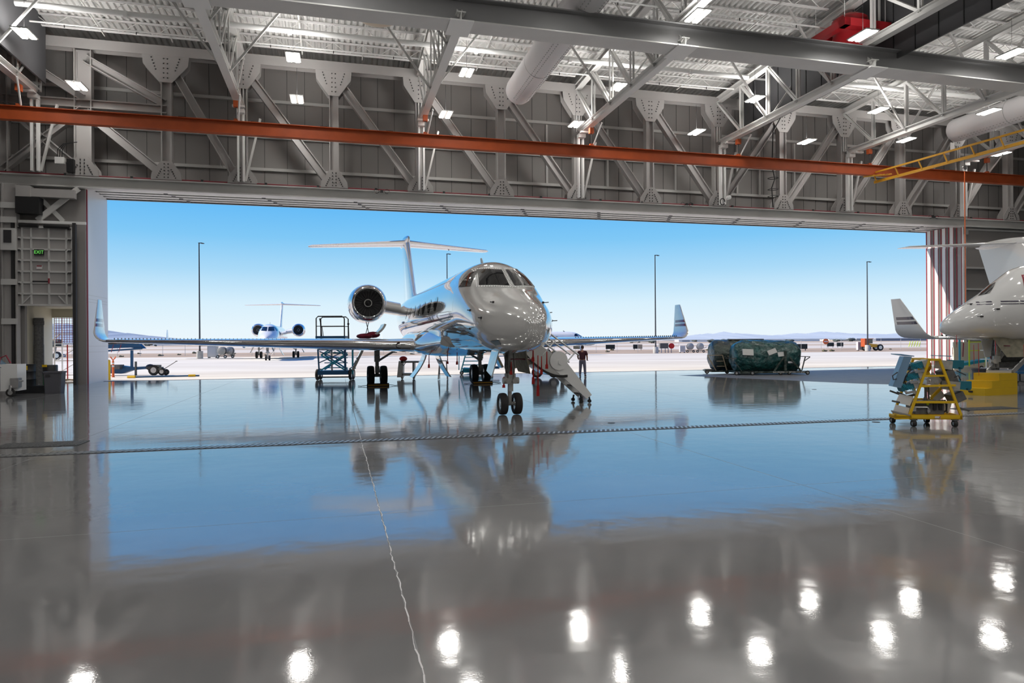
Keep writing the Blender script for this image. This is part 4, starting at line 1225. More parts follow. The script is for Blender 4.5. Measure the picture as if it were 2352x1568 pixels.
# apron equipment
def spoked(mb, c, r, w=.1): mb.lathe([(r*.8,-w/2),(r,-w/2),(r,w/2),(r*.8,w/2)],c,'y',20)
def reel_cart(x,y,lab,flip=1,red=False):
    g = gnd(x,y); t = root('hose_reel_cart',lab,'hose cart',g)
    MB().tube([(-.7,0,.3),(.7,0,.3)],.05,6).tube([(-.7,0,.3),(-1.1*flip,0,.9)],.04,6).box(-.5,.5,-.35,.35,.25,.33).build('chassis','strut_dark',t)
    MB().lathe([(.18,-.3),(.18,.3)],(0,0,1.0),'y',14).lathe([(.5,-.34),(.55,-.30),(.5,-.26),(.3,-.3)],(0,0,1.0),'y',20).lathe([(.5,.34),(.55,.30),(.5,.26),(.3,.3)],(0,0,1.0),'y',20).build('reel','strut_grey' if not red else 'tag_red',t,40)
    m_ = MB()
    for k in range(6): m_.lathe([(.36,-.05),(.42,0),(.36,.05)],(0,-.24+.096*k,1.0),'y',16,cap=False)
    m_.build('hose','dark',t)
    for s_ in (-.5,.5): wheel(t,(s_,-.3,.22),.22,.12,'y')
reel_cart(528,821,'hose reel cart on the apron edge, nearer the distant jet'); reel_cart(511,821.5,'hose reel cart between the grey cabinet and the other reel',-1)
reel_cart(1585,808.5,'small hose reel cart right of the white cabinet, below the right winglet'); reel_cart(1608,808.5,'small hose reel cart left of the covered engines',-1)
def cabinet(x,y,w,h,m,lab,nm='equipment_cabinet',d=.6):
    g = gnd(x,y); t = root(nm,lab,'cabinet',g)
    MB().box(-w/2,w/2,0,d,.12,h).build('case',m,t); MB().box(-w*.4,w*.4,-.02,0,.25,h*.9).build('door','lens_grey',t); MB().box(-w*.45,-w*.35,0,d,0,.12).box(w*.35,w*.45,0,d,0,.12).build('feet','dark',t)
cabinet(487,821,1.3,1.7,'strut_grey','grey equipment cabinet on legs beside the hose reels'); cabinet(1568,809,.85,1.15,'sign_white','white cabinet between the red cart and the hose reels')
cabinet(1980,804,1.4,1.5,'sign_white','pale cabinet left of the right light pole base')
g = gnd(1531,809); t = root('service_cart','grey and red service cart near the middle light pole','cart',g)
MB().box(-1.0,.3,0,.8,.7,1.55).build('tank','strut_dark',t); MB().lathe([(.05,-.2),(.45,-.15),(.45,.15),(.05,.2)],(.85,.2,1.1),'y',16).build('red_reel','tag_red',t); 
mb = MB()
for x_ in (-.8,-.2,.3,.8): mb.tube([(x_,.1,0),(x_,.1,.75)],.05,6)
mb.build('legs','blue_paint',t)
# little black airfield signs
for x,y,w_,lab,m_ in ((1402,803.5,1.9,'black airfield sign left of the middle light pole','sign_black'),(1465,803,1.9,'half tan, half black airfield sign under the right winglet','sign_black'),(1838,804,2.6,'long black airfield sign right of the green tarps','sign_black'),(1908,797,1.6,'left one of two black signs beside the round red sign','sign_black'),(1930,797,1.5,'right one of two black signs beside the round red sign','sign_black')):
    g = gnd(x,y); t = root('airfield_sign',lab,'sign',g); MB().box(-w_/2,w_/2,0,.2,.3,1.2).build('board',m_,t); MB().box(-w_*.4,-w_*.35,.05,.15,0,.3).box(w_*.35,w_*.4,.05,.15,0,.3).build('leg','strut_dark',t)
    if 'half tan' in lab: MB().box(0,w_/2,-.02,0,.32,1.18).build('tan_face','wood_tan',t)
g = gnd(1897,800); t = root('warning_disc','round red and white sign on a low barrier at right','sign',g)
MB().lathe([(.02,-.03),(.6,-.03),(.6,.03),(.02,.03)],(0,0,1.55),'y',18).build('disc','orange_plastic',t); MB().box(-.4,.4,-.06,-.04,1.45,1.65).build('bar','sign_white',t); MB().tube([(0,0,0),(0,0,1.0)],.05,6).build('leg','sign_white',t)
g = gnd(2101,796); t = root('barrier','small yellow barrier on the apron edge at far right','barrier',g)
mb = MB()
for k in range(5): mb.bar((-1.4+k*.6,0,.1),(-1.0+k*.6,0,1.4),.12,.1,(0,1,0))
mb.build('slats','hi_vis',t)
# orange tractor
g = gnd(2006,803.5); t = root('tractor','small orange tractor with glazed cab beside the right light pole','tractor',(g.x*.975,g.y*.975,0),R(5))
MB().prism([(-1.0,0,.6),(1.3,0,.6),(1.3,0,.95),(.5,0,1.1),(-.1,0,1.15),(-1.0,0,1.3)],(0,1.2,0)).build('body','crane_yellow',t)
MB().box(-.75,-.05,.1,1.1,1.25,2.0).build('cab_glass','glass_dark',t); MB().box(-.85,.05,0,1.2,2.0,2.1).box(-1.5,-.8,0,1.2,.7,2.1).build('cab','orange_beam',t)
for x_,r_ in ((-.9,.45),(1.2,.55)):
    for y_ in (-.05,1.2): wheel(t,(x_,y_,r_),r_,.3,'y')
# ------------------------------------------------ items just outside the door, left
g = gnd(249.5,872); t = root('bollard','yellow round steel bollard by the left door jamb','bollard',g)
MB().lathe([(.10,0),(.10,1.06),(.085,1.11),(.05,1.14),(.005,1.15)],(0,0,0),'z',18).build('post','yellow',t,40)
g = gnd(260,865); t = root('delineator_post','slim orange delineator post with looped top beside the yellow bollard','delineator',g)
MB().lathe([(.10,0),(.07,.06),(.055,.95),(.05,1.0)],(0,0,0),'z',14).build('post','orange_plastic',t,40)
MB().lathe([(.062,.62),(.062,.72)],(0,0,0),'z',14).lathe([(.06,.80),(.06,.88)],(0,0,0),'z',14).build('reflective_band','sign_white',t)
MB().tube([(-.16,0,1.24),(-.05,0,1.10),(0,0,1.0),(.05,0,1.10),(.16,0,1.24),(.1,0,1.12)],.03,6).build('loop','orange_plastic',t)
a = gnd(305,867); b = gnd(458,863.5); d = b-a; t = root('tow_bar','long blue tow bar with yellow ends lying on the apron','tow bar',a)
MB().tube([(0,0,.06),tuple(V((d.x,d.y,.06)))],.045,8).build('bar','blue_paint',t)
MB().tube([V((-.3,0,.06)),V((.15,0,.07))],.08,8).tube([d*.83+V((0,0,.07)),d*.94+V((0,0,.07))],.07,8).build('grip','yellow',t)
# towable boom lift
g = gnd(262,862); D = 43.5; P0 = pix(240,845,D)
t = root('boom_lift','blue towable boom lift, its long boom reaching right from behind the door jamb','boom lift',(P0.x,D,0))
def L_(x,y): 
    p = pix(x,y,D); return (p.x-P0.x,0,p.z)
MB().prism([L_(232,842),L_(272,838),L_(300,842),L_(338,840),L_(338,846),L_(302,849),L_(278,857),L_(232,856)],(0,.5,0)).build('chassis','blue_paint',t)
MB().prism([L_(225,791),L_(280,789),L_(280,788),L_(318,788),L_(330,799),L_(315,800),L_(300,797),L_(225,800)],(0,.35,0)).build('boom','blue_paint',t)
MB().bar(L_(225,806),L_(326,799),.12,.10).build('lower_arm','blue_paint',t)
MB().bar(L_(303,803),L_(303,842),.13,.13,(0,1,0)).build('cradle_post','blue_paint',t)
MB().bar(L_(312,829),L_(312,866),.10,.10,(0,1,0)).build('jack_leg','strut_dark',t)
MB().box(*(L_(232,840)[0],L_(281,840)[0]),-.3,.2,L_(0,848)[2],L_(0,838)[2]).build('control_box','step_dark',t)
MB().ball(L_(345,842),.28,.22,.2,14,7).build('counterweight','dark',t,50)
mb = MB(); mb.tube([L_(352,843),L_(366,842),L_(377,846)],.05,6).cbox(L_(360,840),.45,.3,.18).cbox(L_(367,845),.35,.3,.2); mb.build('tow_dolly','strut_dark',t)
mb = MB().tube([L_(374,848),L_(404,829)],.022,6).tube([L_(403,829),L_(407,828)],.03,6).build('tiller','dark',t)
z_ = .42
for x,y,r,nm in ((355,854,.34,'wheel'),(373,857,.24,'wheel'),(379,858,.20,'wheel')):
    c = L_(x,y); wheel(t,(c[0],-.1 if x<370 else .15*(x-375)*.2,r),r,.16,'y')
wheel(t,(L_(236,850)[0],.1,.36),.36,.2,'y')
for k,x in enumerate((250,264,281)):
    c = L_(x,790); MB().bar((c[0]+.15,-.4,1.97),(c[0],-.42,1.50),.05,.02).build('warning_streamer','seal_red',t,label='red ribbon')
# view through small left opening
g = gnd(112,841)
D = 50.
t = root('ladder_trailer','blue two-wheeled trailer with a raised arm, seen through the small left opening','trailer',tuple(gnd(113,825)))
P1 = gnd(113,825)
MB().box(-1.9,1.9,-.3,.5,.35,.75).build('bed','blue_paint',t)
for s_ in (-1.25,1.35): wheel(t,(s_,-.45,.55),.55,.3,'y',nm='wheel')
MB().tube([(-1.8,0,.9),(1.5,0,3.4)],.07,6).tube([(-2.2,0,.7),(.2,0,1.4)],.05,6).build('arm','wood_tan',t)
MB().tube([(0,0,.7),(0,0,1.6)],.06,6).build('mast','dark',t); MB().tube([(.8,0,.7),(.9,0,1.7)],.08,6).build('mast','dark',t)
# mesh-sided scaffold tower
g = toh(gnd(158,884)); t = hroot('scaffold_tower','white and red scaffold tower with mesh guard seen through the small left opening','scaffold',-15.05,43.2,0)
mb = MB()
for x_ in (-.1,1.0):
    for y_ in (0,1.1): mb.bar((x_,y_,0),(x_,y_,4.0),.06,.06,(0,1,0))
for z in (.3,1.1,1.9,2.05,2.6): mb.bar((-.1,0,z),(1.15,0,z),.05,.05)
for z in (.3,1.1): mb.bar((-.1,0,z),(1.15,0,z+.8),.035,.035)
mb.build('frame','steel_white',t)
mb = MB()
for k in range(9): mb.bar((.0+.13*k,-.02,2.1),(.0+.13*k,-.02,3.75),.02,.02,(0,1,0))
for k in range(13): mb.bar((-.1,-.02,2.15+.13*k),(1.15,-.02,2.15+.13*k),.02,.02)
mb.build('mesh_guard','seal_red',t)
MB().bar((.55,-.05,0),(.55,-.05,2.0),.05,.05,(0,1,0)).build('red_post','tag_red',t)
mb = MB(); rd = random.Random(8)
for k in range(6): mb.tube([(-.2+rd.uniform(0,1.2),-.6+rd.uniform(-.2,.3),.03+.03*k),(rd.uniform(0,1.2),-.9,.12),(rd.uniform(0,1.4),-.4,.04)],.035,6)
tag(mb.build('cable_heap','wood_tan'),'tangled heap of orange and tan hoses on the ground by the scaffold','hose').location = fromh(-14.6,42.7,0)
bpy.data.objects['cable_heap'].rotation_euler=(0,0,YAW)
t = hroot('stack_pipe','tall dark grey vertical stack pipe behind the oil drums','pipe',-14.55,39.5,0)
MB().lathe([(.22,0),(.22,2.0),(.21,2.02),(.21,3.0),(.235,3.02),(.235,3.2),(.22,3.22),(.22,3.36)],(0,0,0),'z',24).build('pipe','step_dark',t,40)
# ------------------------------------------------ inside, left: drums, bins, machine
def hgp(x,y): return toh(gnd(x,y))
g = hgp(64,902); t = hroot('oil_drum','black steel drum with yellow label, left of the green bin','drum',g.x,g.y+.3)
MB().box(-.55,.72,-.38,.38,0,.30).build('spill_pallet','black',t)
pr = [(.29,.3),(.29,.55),(.305,.57),(.29,.59),(.29,.88),(.305,.90),(.29,.92),(.29,1.16),(.30,1.18),(.28,1.19)]
MB().lathe(pr,(-.12,0,0),'z',28).build('drum_shell','black',t,40); MB().cbox((-.12,-.30,1.05),.22,.03,.18).build('label','yellow',t)
g2 = hgp(92,900); t = hroot('oil_drum','dark green drum with green lower half and yellow label','drum',g2.x+.12,g2.y+.75)
MB().lathe([(.27,0),(.27,.75)],(0,0,0),'z',24).build('drum_shell','drum_green',t,40); MB().lathe([(.275,.75),(.275,1.1),(.26,1.13)],(0,0,0),'z',24).build('upper_band','dark',t,40); MB().cbox((-.12,-.28,1.1),.18,.03,.10).build('label','yellow',t)
g = hgp(119,903); t = hroot('waste_bin','large dark grey plastic waste bin by the small left opening','bin',g.x,g.y+.3)
MB().loft([[(.36*a_,.30*b_,z) if False else (w_*a_,w_*.85*b_,z) for a_,b_ in ((-1,-.85),(-.85,-1),(.85,-1),(1,-.85),(1,.85),(.85,1),(-.85,1),(-1,.85))] for z,w_ in ((0,.29),(.84,.33),(.84,.36),(.90,.36),(.905,.34),(.86,.32),(.3,.28))]).build('body','bin_grey',t,30)
MB().cbox((-.15,-.30,.74),.16,.03,.10).build('handle','dark',t)
g = hgp(18,910); t = hroot('floor_scrubber','white and dark cleaning machine with metal hitch at the left edge','machine',g.x-.1,g.y)
MB().prism([(-1.1,0,.22),(.42,0,.22),(.42,0,1.25),(-.35,0,1.25),(-.65,0,1.5),(-1.1,0,1.55)],(0,.8,0)).build('body','white_paint',t)
MB().box(-1.1,-.15,-.03,0,.25,1.1).build('side_panel','bin_grey',t); MB().prism([(-.9,-.02,1.2),(-.5,-.02,1.15),(-.1,-.02,1.12),(-.55,-.02,1.5),(-.9,-.02,1.55)],(0,.84,0)).build('windscreen','window_blue',t)
MB().box(.22,.50,-.12,.2,.35,.72).tube([(.5,0,.6),(.62,0,.6)],.03,6).tube([(.2,-.1,.22),(.25,-.15,.45)],.05,6).build('hitch','alu',t)
for x_ in (-.7,.2): wheel(t,(x_,-.02,.16),.16,.12,'y')
mb=MB().tube([(-.2,0,1.12),(-.15,0,1.5),(.05,0,1.6),(.2,0,1.3)],.03,6).build('hose','seal_red',t)

# ------------------------------------------------ scissor lift
Ds = 36.6; g = pix(768,868,Ds)
t = root('scissor_lift','dark blue scissor lift standing behind the left wing of the big jet','lift',(g.x,Ds,0),R(2))
u = Ds/F   # metres per photo pixel
MB().box(-.80,.80,-.35,.55,.30,.52).build('chassis','blue_paint',t)
MB().tube([(-.9,0,.16),(.9,0,.16)],.04,6).build('axle','strut_dark',t)
for s_ in (-.88,.88): wheel(t,(s_,-.05,.30),.30,.14,'x')
for s_ in (-.88,.88): wheel(t,(s_,.6,.30),.30,.14,'x')
sc = MB()
for k in range(2):
    z0_, z1_ = .55+k*.80, 1.35+k*.80
    for y_ in (-.3,.45): 
        sc.bar((-.62,y_,z0_),(.62,y_,z1_),.07,.09,(0,1,0)).bar((.62,y_,z0_),(-.62,y_,z1_),.07,.09,(0,1,0))
for k in range(6): sc.box(-.62,.62,.40,.46,.62+k*.27,.67+k*.27)
sc.build('scissor_arms','blue_light',t)
fr = MB().bar((-.72,-.35,.5),(-.80,-.35,2.1),.07,.07,(0,1,0)).bar((.66,-.35,.5),(.64,-.35,2.1),.11,.07,(0,1,0)).box(-.8,.7,-.37,-.33,1.60,1.66).bar((-.7,-.36,.95),(.66,-.36,1.55),.05,.05,(0,1,0)).bar((.66,-.36,.95),(-.7,-.36,1.55),.05,.05,(0,1,0)); fr.build('frame','blue_paint',t)
MB().tube([(-.1,-.1,.5),(-.12,-.1,1.9)],.05,8).build('cylinder','strut_grey',t)
MB().box(-.88,.68,-.45,.6,2.12,2.36).build('platform','blue_paint',t)
rl = MB()
for y_ in (-.42,.58):
    rl.tube([(-.84,y_,2.36),(-.84,y_,3.30),(-.74,y_,3.40),(.52,y_,3.40),(.64,y_,3.28),(.64,y_,2.36)],.032,8).tube([(-.84,y_,2.88),(.64,y_,2.88)],.022,6)
rl.build('guard_rail','dark',t)
MB().tube([(-.62,-.2,2.36),(-.66,-.2,3.1),(-.70,-.2,3.3)],.04,6).tube([(-.55,-.1,2.36),(-.62,-.1,2.9)],.02,5).build('control_stand','dark',t)
MB().tube([(.80,-.1,2.2),(.78,-.1,2.98)],.035,6).ball((.78,-.1,3.0),.06).build('mast','dark',t)
MB().tube([(.98,0,.3),(.98,0,1.6)],.05,8).lathe([(.03,-.03),(.09,0),(.03,.03)],(.98,0,1.65),'y',12).tube([(.8,0,.6),(1.1,-.1,.75),(1.15,-.1,.6)],.03,6).build('outrigger','blue_light',t)
# ------------------------------------------------ blue work stairs behind fuselage
Db = 41.5; g = pix(1083,860,Db)
t = root('work_stairs','bright blue wheeled work stairs seen below the fuselage of the big jet','stairs',(g.x,Db,0))
mb = MB()
for k in range(7):
    z = .35+k*.23; x_ = -.55+k*.07; mb.box(x_,x_+1.0,-.3-.0*k,-.05,z,z+.05)
mb.build('tread','blue_light',t)
MB().bar((-.62,-.3,.2),(-.12,-.3,2.0),.07,.10,(0,1,0)).bar((.42,-.3,.2),(.92,-.3,2.0),.07,.10,(0,1,0)).tube([(-.75,-.2,.3),(-.72,-.2,1.5),(-.3,-.2,2.1)],.03,6).build('stringer','blue_light',t)
MB().prism([(-.62,0,.12),(1.3,0,.12),(1.3,0,.3),(-.5,0,.42)],(0,.8,0)).build('base','blue_light',t); MB().box(1.0,1.7,0,.1,.35,.5).build('bumper','blue_paint',t)
wheel(t,(-.6,0,.12),.12,.06,'y'); wheel(t,(1.2,0,.12),.12,.06,'y')
# ------------------------------------------------ grey bench, red ball, small ladder
Dw = 37.0; g = pix(938,866,Dw)
t = root('work_bench','grey steel work stand between the main wheels and belly doors','stand',(g.x,Dw,0))
MB().prism([(-.62,0,.10),(-.30,0,.10),(-.28,0,.98),(-.52,0,.98)],(0,.5,0)).box(-.4,.55,0,.5,.88,.98).box(.22,.33,0,.5,.1,.9).box(-.35,.3,0,.5,.20,.32).build('frame','strut_grey',t)
wheel(t,(-.35,.1,.07),.07,.05,'y'); wheel(t,(.28,.1,.07),.07,.05,'y')
t = root('hose_reel','red hose reel lying on the grey work stand','reel',(g.x-.30,Dw+.2,.98))
MB().ball((0,0,.12),.22,.18,.14,16,8).build('drum','tag_red',t,40); MB().tube([(.1,-.1,.1),(.15,-.2,-.1),(.05,-.22,-.25),(-.05,-.2,-.15)],.02,6).build('hose','dark',t)
g = pix(1017,868,36.2); t = root('step_ladder','small grey folding step ladder under the belly of the big jet','ladder',(g.x,36.2,0))
MB().bar((-.24,0,.02),(-.18,.15,1.0),.05,.05,(1,0,0)).bar((.24,0,.02),(.18,.15,1.0),.05,.05,(1,0,0)).bar((-.22,.5,.02),(-.18,.2,1.0),.04,.04,(1,0,0)).bar((.22,.5,.02),(.18,.2,1.0),.04,.04,(1,0,0)).box(-.2,.2,.05,.3,.98,1.02).build('rails','strut_grey',t)
mb = MB()
for z in (.3,.6): mb.box(-.22,.22,.03,.16,z,z+.03)
mb.build('step','alu',t)
for i,(x,lab) in enumerate(((868,'pair of yellow-edged wheel chocks under the left main wheels'),(1104,'pair of yellow-edged wheel chocks under the right main wheels'))):
    t0x = -2.45 if i==0 else 2.45
    mw = jet.matrix_basis if False else (Matrix.Translation(jet.location)@Matrix.Rotation(JA,4,'Z'))
    c = mw@V((t0x,13.72,0)); t = root('wheel_chock',lab,'chock',c,JA)
    MB().prism([(-.5,-.05,0),(-.5,.17,0),(-.5,.06,.13)],(1.0,0,0)).build('block','dark',t); MB().box(-.46,.46,-.10,-.05,.03,.08).build('edge','crane_yellow',t)
    MB().tube([(-.5,0,.05),(-.7,.05,.03),(-.75,-.1,.02),(-.9,0,.03)],.014,5).tube([(.5,0,.05),(.7,.05,.03),(.75,-.1,.02),(.9,0,.03)],.014,5).build('rope','dark',t)
# ------------------------------------------------ dark tug beyond the airstair
Dt = 37.5; g = pix(1272,862,Dt)
t = root('aircraft_tug','dark tug with instrument panel, half hidden behind the airstair','tug',(g.x-.42,Dt,0))
MB().prism([(-.7,0,.25),(.55,0,.25),(.6,0,.9),(.2,0,1.55),(-.7,0,1.6)],(0,1.3,0)).build('body','dark',t)
MB().box(-.45,.15,-.03,0,1.05,1.45).build('instrument_panel','black',t)
mb=MB()
for k in range(4): mb.lathe([(.01,-.01),(.04,-.01),(.04,.01)],(-.35+k*.12,-.04,1.32),'y',10)
mb.build('gauge','tag_red',t)
for s_ in (-.5,.42): wheel(t,(s_,-.02,.3),.3,.22,'y')
# ------------------------------------------------ people
def skin_body(name, pts, edges, rad, m, parent=None, levels=2, rootv=0):
    me = bpy.data.meshes.new(name); me.from_pydata([tuple(p) for p in pts], edges, [])
    o = bpy.data.objects.new(name, me); COL.objects.link(o)
    if parent is not None: o.parent = parent
    md = o.modifiers.new('skin','SKIN')
    sv = me.skin_vertices[0].data if me.skin_vertices else None
    if sv is None:
        bpy.context.view_layer.objects.active = o
        sv = me.skin_vertices[0].data
    for i, r in enumerate(rad):
        sv[i].radius = r if isinstance(r, tuple) else (r, r)
        sv[i].use_root = (i == rootv)
    md.use_smooth_shade = True
    s = o.modifiers.new('sub','SUBSURF'); s.levels = levels; s.render_levels = levels
    dg = bpy.context.evaluated_depsgraph_get()
    me2 = bpy.data.meshes.new_from_object(o.evaluated_get(dg)); o.modifiers.clear(); o.data = me2
    me2.materials.clear(); me2.materials.append(M(m))
    for p in me2.polygons: p.use_smooth = True
    return o
def hand(side, wrist, dirv, m_parent, palm_n):
    """palm and five fingers as a skinned mesh"""
    d = V(dirv).normalized(); n = V(palm_n).normalized(); s = d.cross(n).normalized()
    w_ = V(wrist); pts=[w_, w_+d*.05, w_+d*.09]; ed=[(0,1),(1,2)]; rad=[(.022,.02),(.036,.016),(.038,.014)]
    for k,(off,ln) in enumerate(((-.030,.060),(-.010,.072),(.010,.068),(.028,.052))):
        b = len(pts); pts += [w_+d*.095+s*off, w_+d*(.095+ln*.5)+s*off*1.1+n*.012, w_+d*(.095+ln*.85)+s*off*1.1+n*.035]; ed += [(2,b),(b,b+1),(b+1,b+2)]; rad += [.009,.008,.007]
    b = len(pts); pts += [w_+d*.045-s*.042+n*.01, w_+d*.075-s*.058+n*.03]; ed += [(1,b),(b,b+1)]; rad += [.011,.009]
    return skin_body('hand', pts, ed, rad, 'skin', m_parent, 1)
Dp = gnd(1338,864); Hh = 1.74
t = root('person','person in a dark maroon shirt and grey trousers standing beside the airstair','person',(Dp.x,Dp.y,0),R(-20))
# local: facing +y (away), x to the right
P = dict(pel=(0,0,.93), wa=(0,0,1.04), ch=(0,0,1.26), sh=(0,.0,1.42), nk=(0,.01,1.50), hd=(0,.02,1.62))
pts = [(0,0,.95),(0,.0,1.08),(0,.01,1.25),(0,.0,1.38),(0,.01,1.47),(0,.015,1.52),  # torso 0-5
 (-.10,0,.90),(-.12,.02,.50),(-.14,-.02,.10),(-.15,.12,.035),                      # L leg 6-9
 (.10,0,.90),(.13,.01,.50),(.16,-.03,.10),(.18,.10,.035),                          # R leg
 (-.20,0,1.38),(-.27,.02,1.14),(-.26,.14,.98),(-.24,.26,1.00),                     # L arm, forearm forward
 (.20,0,1.38),(.27,-.01,1.12),(.25,.08,.94),(.22,.18,.92)]
ed = [(0,1),(1,2),(2,3),(3,4),(4,5),(0,6),(6,7),(7,8),(8,9),(0,10),(10,11),(11,12),(12,13),(3,14),(14,15),(15,16),(16,17),(3,18),(18,19),(19,20),(20,21)]
rad = [(.17,.12),(.16,.115),(.175,.12),(.17,.10),(.06,.06),(.055,.055),(.10,.10),(.065,.065),(.045,.045),(.035,.045),(.10,.10),(.065,.065),(.045,.045),(.035,.045),(.065,.065),(.05,.05),(.04,.04),(.028,.028),(.065,.065),(.05,.05),(.04,.04),(.028,.028)]
skin_body('body',pts,ed,rad,'skin',t)
# shirt
sp = [(0,0,.91),(0,0,1.08),(0,.01,1.25),(0,0,1.38),(0,.01,1.455),(-.20,0,1.385),(-.265,.01,1.18),(.20,0,1.385),(.265,0,1.18)]
skin_body('shirt',sp,[(0,1),(1,2),(2,3),(3,4),(3,5),(5,6),(3,7),(7,8)],[(.205,.15),(.195,.145),(.20,.145),(.185,.12),(.075,.075),(.085,.085),(.078,.078),(.085,.085),(.078,.078)],'maroon_shirt',t)
tp = [(0,0,1.00),(0,0,.88),(-.10,0,.82),(-.12,.02,.50),(-.14,-.02,.10),(.10,0,.82),(.13,.01,.50),(.16,-.03,.10)]
skin_body('trousers',tp,[(0,1),(1,2),(2,3),(3,4),(1,5),(5,6),(6,7)],[(.175,.13),(.175,.13),(.11,.115),(.085,.085),(.072,.072),(.11,.115),(.085,.085),(.072,.072)],'jeans',t)
for s_ in (-1,1):
    skin_body('shoe',[(s_*.14,-.05,.05),(s_*.145,.06,.045),(s_*.155,.18,.035)],[(0,1),(1,2)],[(.05,.05),(.05,.045),(.042,.034)],'dark',t)
hd = MB().ball((0,.02,1.635),.075,.092,.115,20,14).build('head','skin',t,80)
MB().ball((0,.005,1.665),.084,.10,.10,20,12).build('hair','hair',t,80)
fc = MB().prism([(-.015,.10,1.61),(.015,.10,1.61),(0,.10,1.65)],(0,.03,0)).ball((-.028,.10,1.645),.012,.008,.008,8,5).ball((.028,.10,1.645),.012,.008,.008,8,5).box(-.025,.025,.098,.108,1.575,1.583).ball((-.078,.01,1.63),.012,.025,.035,8,6).ball((.078,.01,1.63),.012,.025,.035,8,6)
fc.build('face','skin',hd,60)
hand(-1,(-.24,.26,1.0),(0,1,.1),t,(0,0,-1)); hand(1,(.22,.18,.92),(0,1,0),t,(0,0,-1))
# second person, bent behind the stairs
g2 = gnd(1293,862); Dq = 38.4; g2 = pix(1294,862,Dq)
t = root('person','person in dark clothes bending forward behind the airstair','person',(g2.x,Dq,0),R(75))
pts = [(0,0,.88),(0,.10,1.02),(0,.25,1.14),(0,.40,1.20),(0,.50,1.22),(0,.56,1.22),(-.10,0,.84),(-.12,.08,.48),(-.12,0,.09),(-.12,.13,.035),(.10,0,.84),(.12,.08,.48),(.12,0,.09),(.12,.13,.035),(-.18,.38,1.14),(-.2,.45,.9),(-.16,.62,.85),(.18,.38,1.14),(.2,.45,.9),(.16,.62,.85)]
ed = [(0,1),(1,2),(2,3),(3,4),(4,5),(0,6),(6,7),(7,8),(8,9),(0,10),(10,11),(11,12),(12,13),(3,14),(14,15),(15,16),(3,17),(17,18),(18,19)]
rad = [(.17,.14),(.16,.13),(.17,.13),(.16,.11),(.06,.06),(.055,.055),(.11,.11),(.075,.075),(.05,.05),(.04,.05),(.11,.11),(.075,.075),(.05,.05),(.04,.05),(.065,.065),(.05,.05),(.03,.03),(.065,.065),(.05,.05),(.03,.03)]
skin_body('body',pts,ed,[tuple(a*.92 for a in r) for r in rad],'skin',t)
skin_body('jacket',pts[:5]+[pts[14],pts[15],pts[17],pts[18]],[(0,1),(1,2),(2,3),(3,4),(3,5),(5,6),(3,7),(7,8)],[(.20,.17),(.19,.16),(.195,.15),(.18,.13),(.075,.075),(.085,.085),(.07,.07),(.085,.085),(.07,.07)],'maroon_shirt',t)
skin_body('trousers',[pts[0],pts[6],pts[7],pts[8],pts[10],pts[11],pts[12]],[(0,1),(1,2),(2,3),(0,4),(4,5),(5,6)],[(.19,.16),(.12,.12),(.09,.09),(.07,.07),(.12,.12),(.09,.09),(.07,.07)],'dark',t)
for s_ in (-1,1): skin_body('shoe',[(s_*.12,-.04,.05),(s_*.12,.07,.045),(s_*.12,.18,.035)],[(0,1),(1,2)],[(.055,.05),(.05,.045),(.042,.034)],'dark',t)
hd = MB().ball((0,.66,1.26),.075,.10,.11,18,12).build('head','skin',t,80); MB().ball((0,.64,1.29),.085,.10,.10,18,12).build('hair','hair',t,80)
MB().prism([(-.015,.75,1.24),(.015,.75,1.24),(0,.75,1.28)],(0,.03,0)).box(-.025,.025,.745,.76,1.2,1.21).build('face','skin',hd)
hand(-1,(-.16,.62,.85),(0,1,-.2),t,(0,0,-1)); hand(1,(.16,.62,.85),(0,1,-.2),t,(0,0,-1))

# ------------------------------------------------ tarp-covered engines on stands
def tarp_body(parent, L, Rr, zc, m, seed, ends=(.75,.8)):
    rd = random.Random(seed); rings = []; n = 72; m_ = 44
    ph = [rd.uniform(0,6.28) for _ in range(8)]
    for i in range(m_+1):
        f = i/m_; x = -L/2+L*f
        e = min(1,(f/.14))**.5*1.0 if f < .14 else (min(1,((1-f)/.12))**.5 if f > .88 else 1)
        r = Rr*(ends[0]+(1-ends[0])*e) if f < .5 else Rr*(ends[1]+(1-ends[1])*e)
        if i in (0,m_): r *= .92
        ring = []
        for k in range(n):
            a = 2*math.pi*k/n
            w_ = 1+.035*math.sin(3*a+ph[0]+f*5)+.025*abs(math.sin(3.5*a+ph[1]-f*6))+.03*abs(math.sin(4*a+f*11+ph[2]))-.02+.012*math.sin(17*a-f*20+ph[3])
            rr = r*w_; y_ = rr*math.cos(a)*.92; z_ = rr*math.sin(a)
            if z_ < 0: z_ *= 1.02
            ring.append((x+.03*math.sin(5*a+ph[4]), y_, zc+z_))
        rings.append(ring)
    o = MB().loft(rings).build('tarp',m,parent,70)
    return o
gA = pix(1755,858,39.5); 
tA = root('covered_engine','large engine wrapped in glossy dark green tarp on a wheeled stand','covered engine',(gA.x,39.5,0),R(1))
o = tarp_body(tA,3.75,.92,1.02,'tarp_green',4,(.62,.80))
for x_,z_,a_,w_,h_ in ((-1.25,1.30,0.05,.62,.36),(.12,1.32,-.35,.50,.28),(.62,1.17,-.1,.34,.26)):
    MB().cbox((x_,-.88,z_),w_,.05,h_,ry=a_,rx=-.28).build('paper_notice','tarp_white',o)
MB().cbox((1.18,-.87,.72),.30,.04,.11).build('label','sign_white',o)
mb = MB().box(-1.7,2.0,-.95,-.80,.10,.22).box(-1.7,2.0,.8,.95,.10,.22).box(-1.75,-1.6,-.95,.95,.10,.22).box(1.9,2.05,-.95,.95,.10,.22)
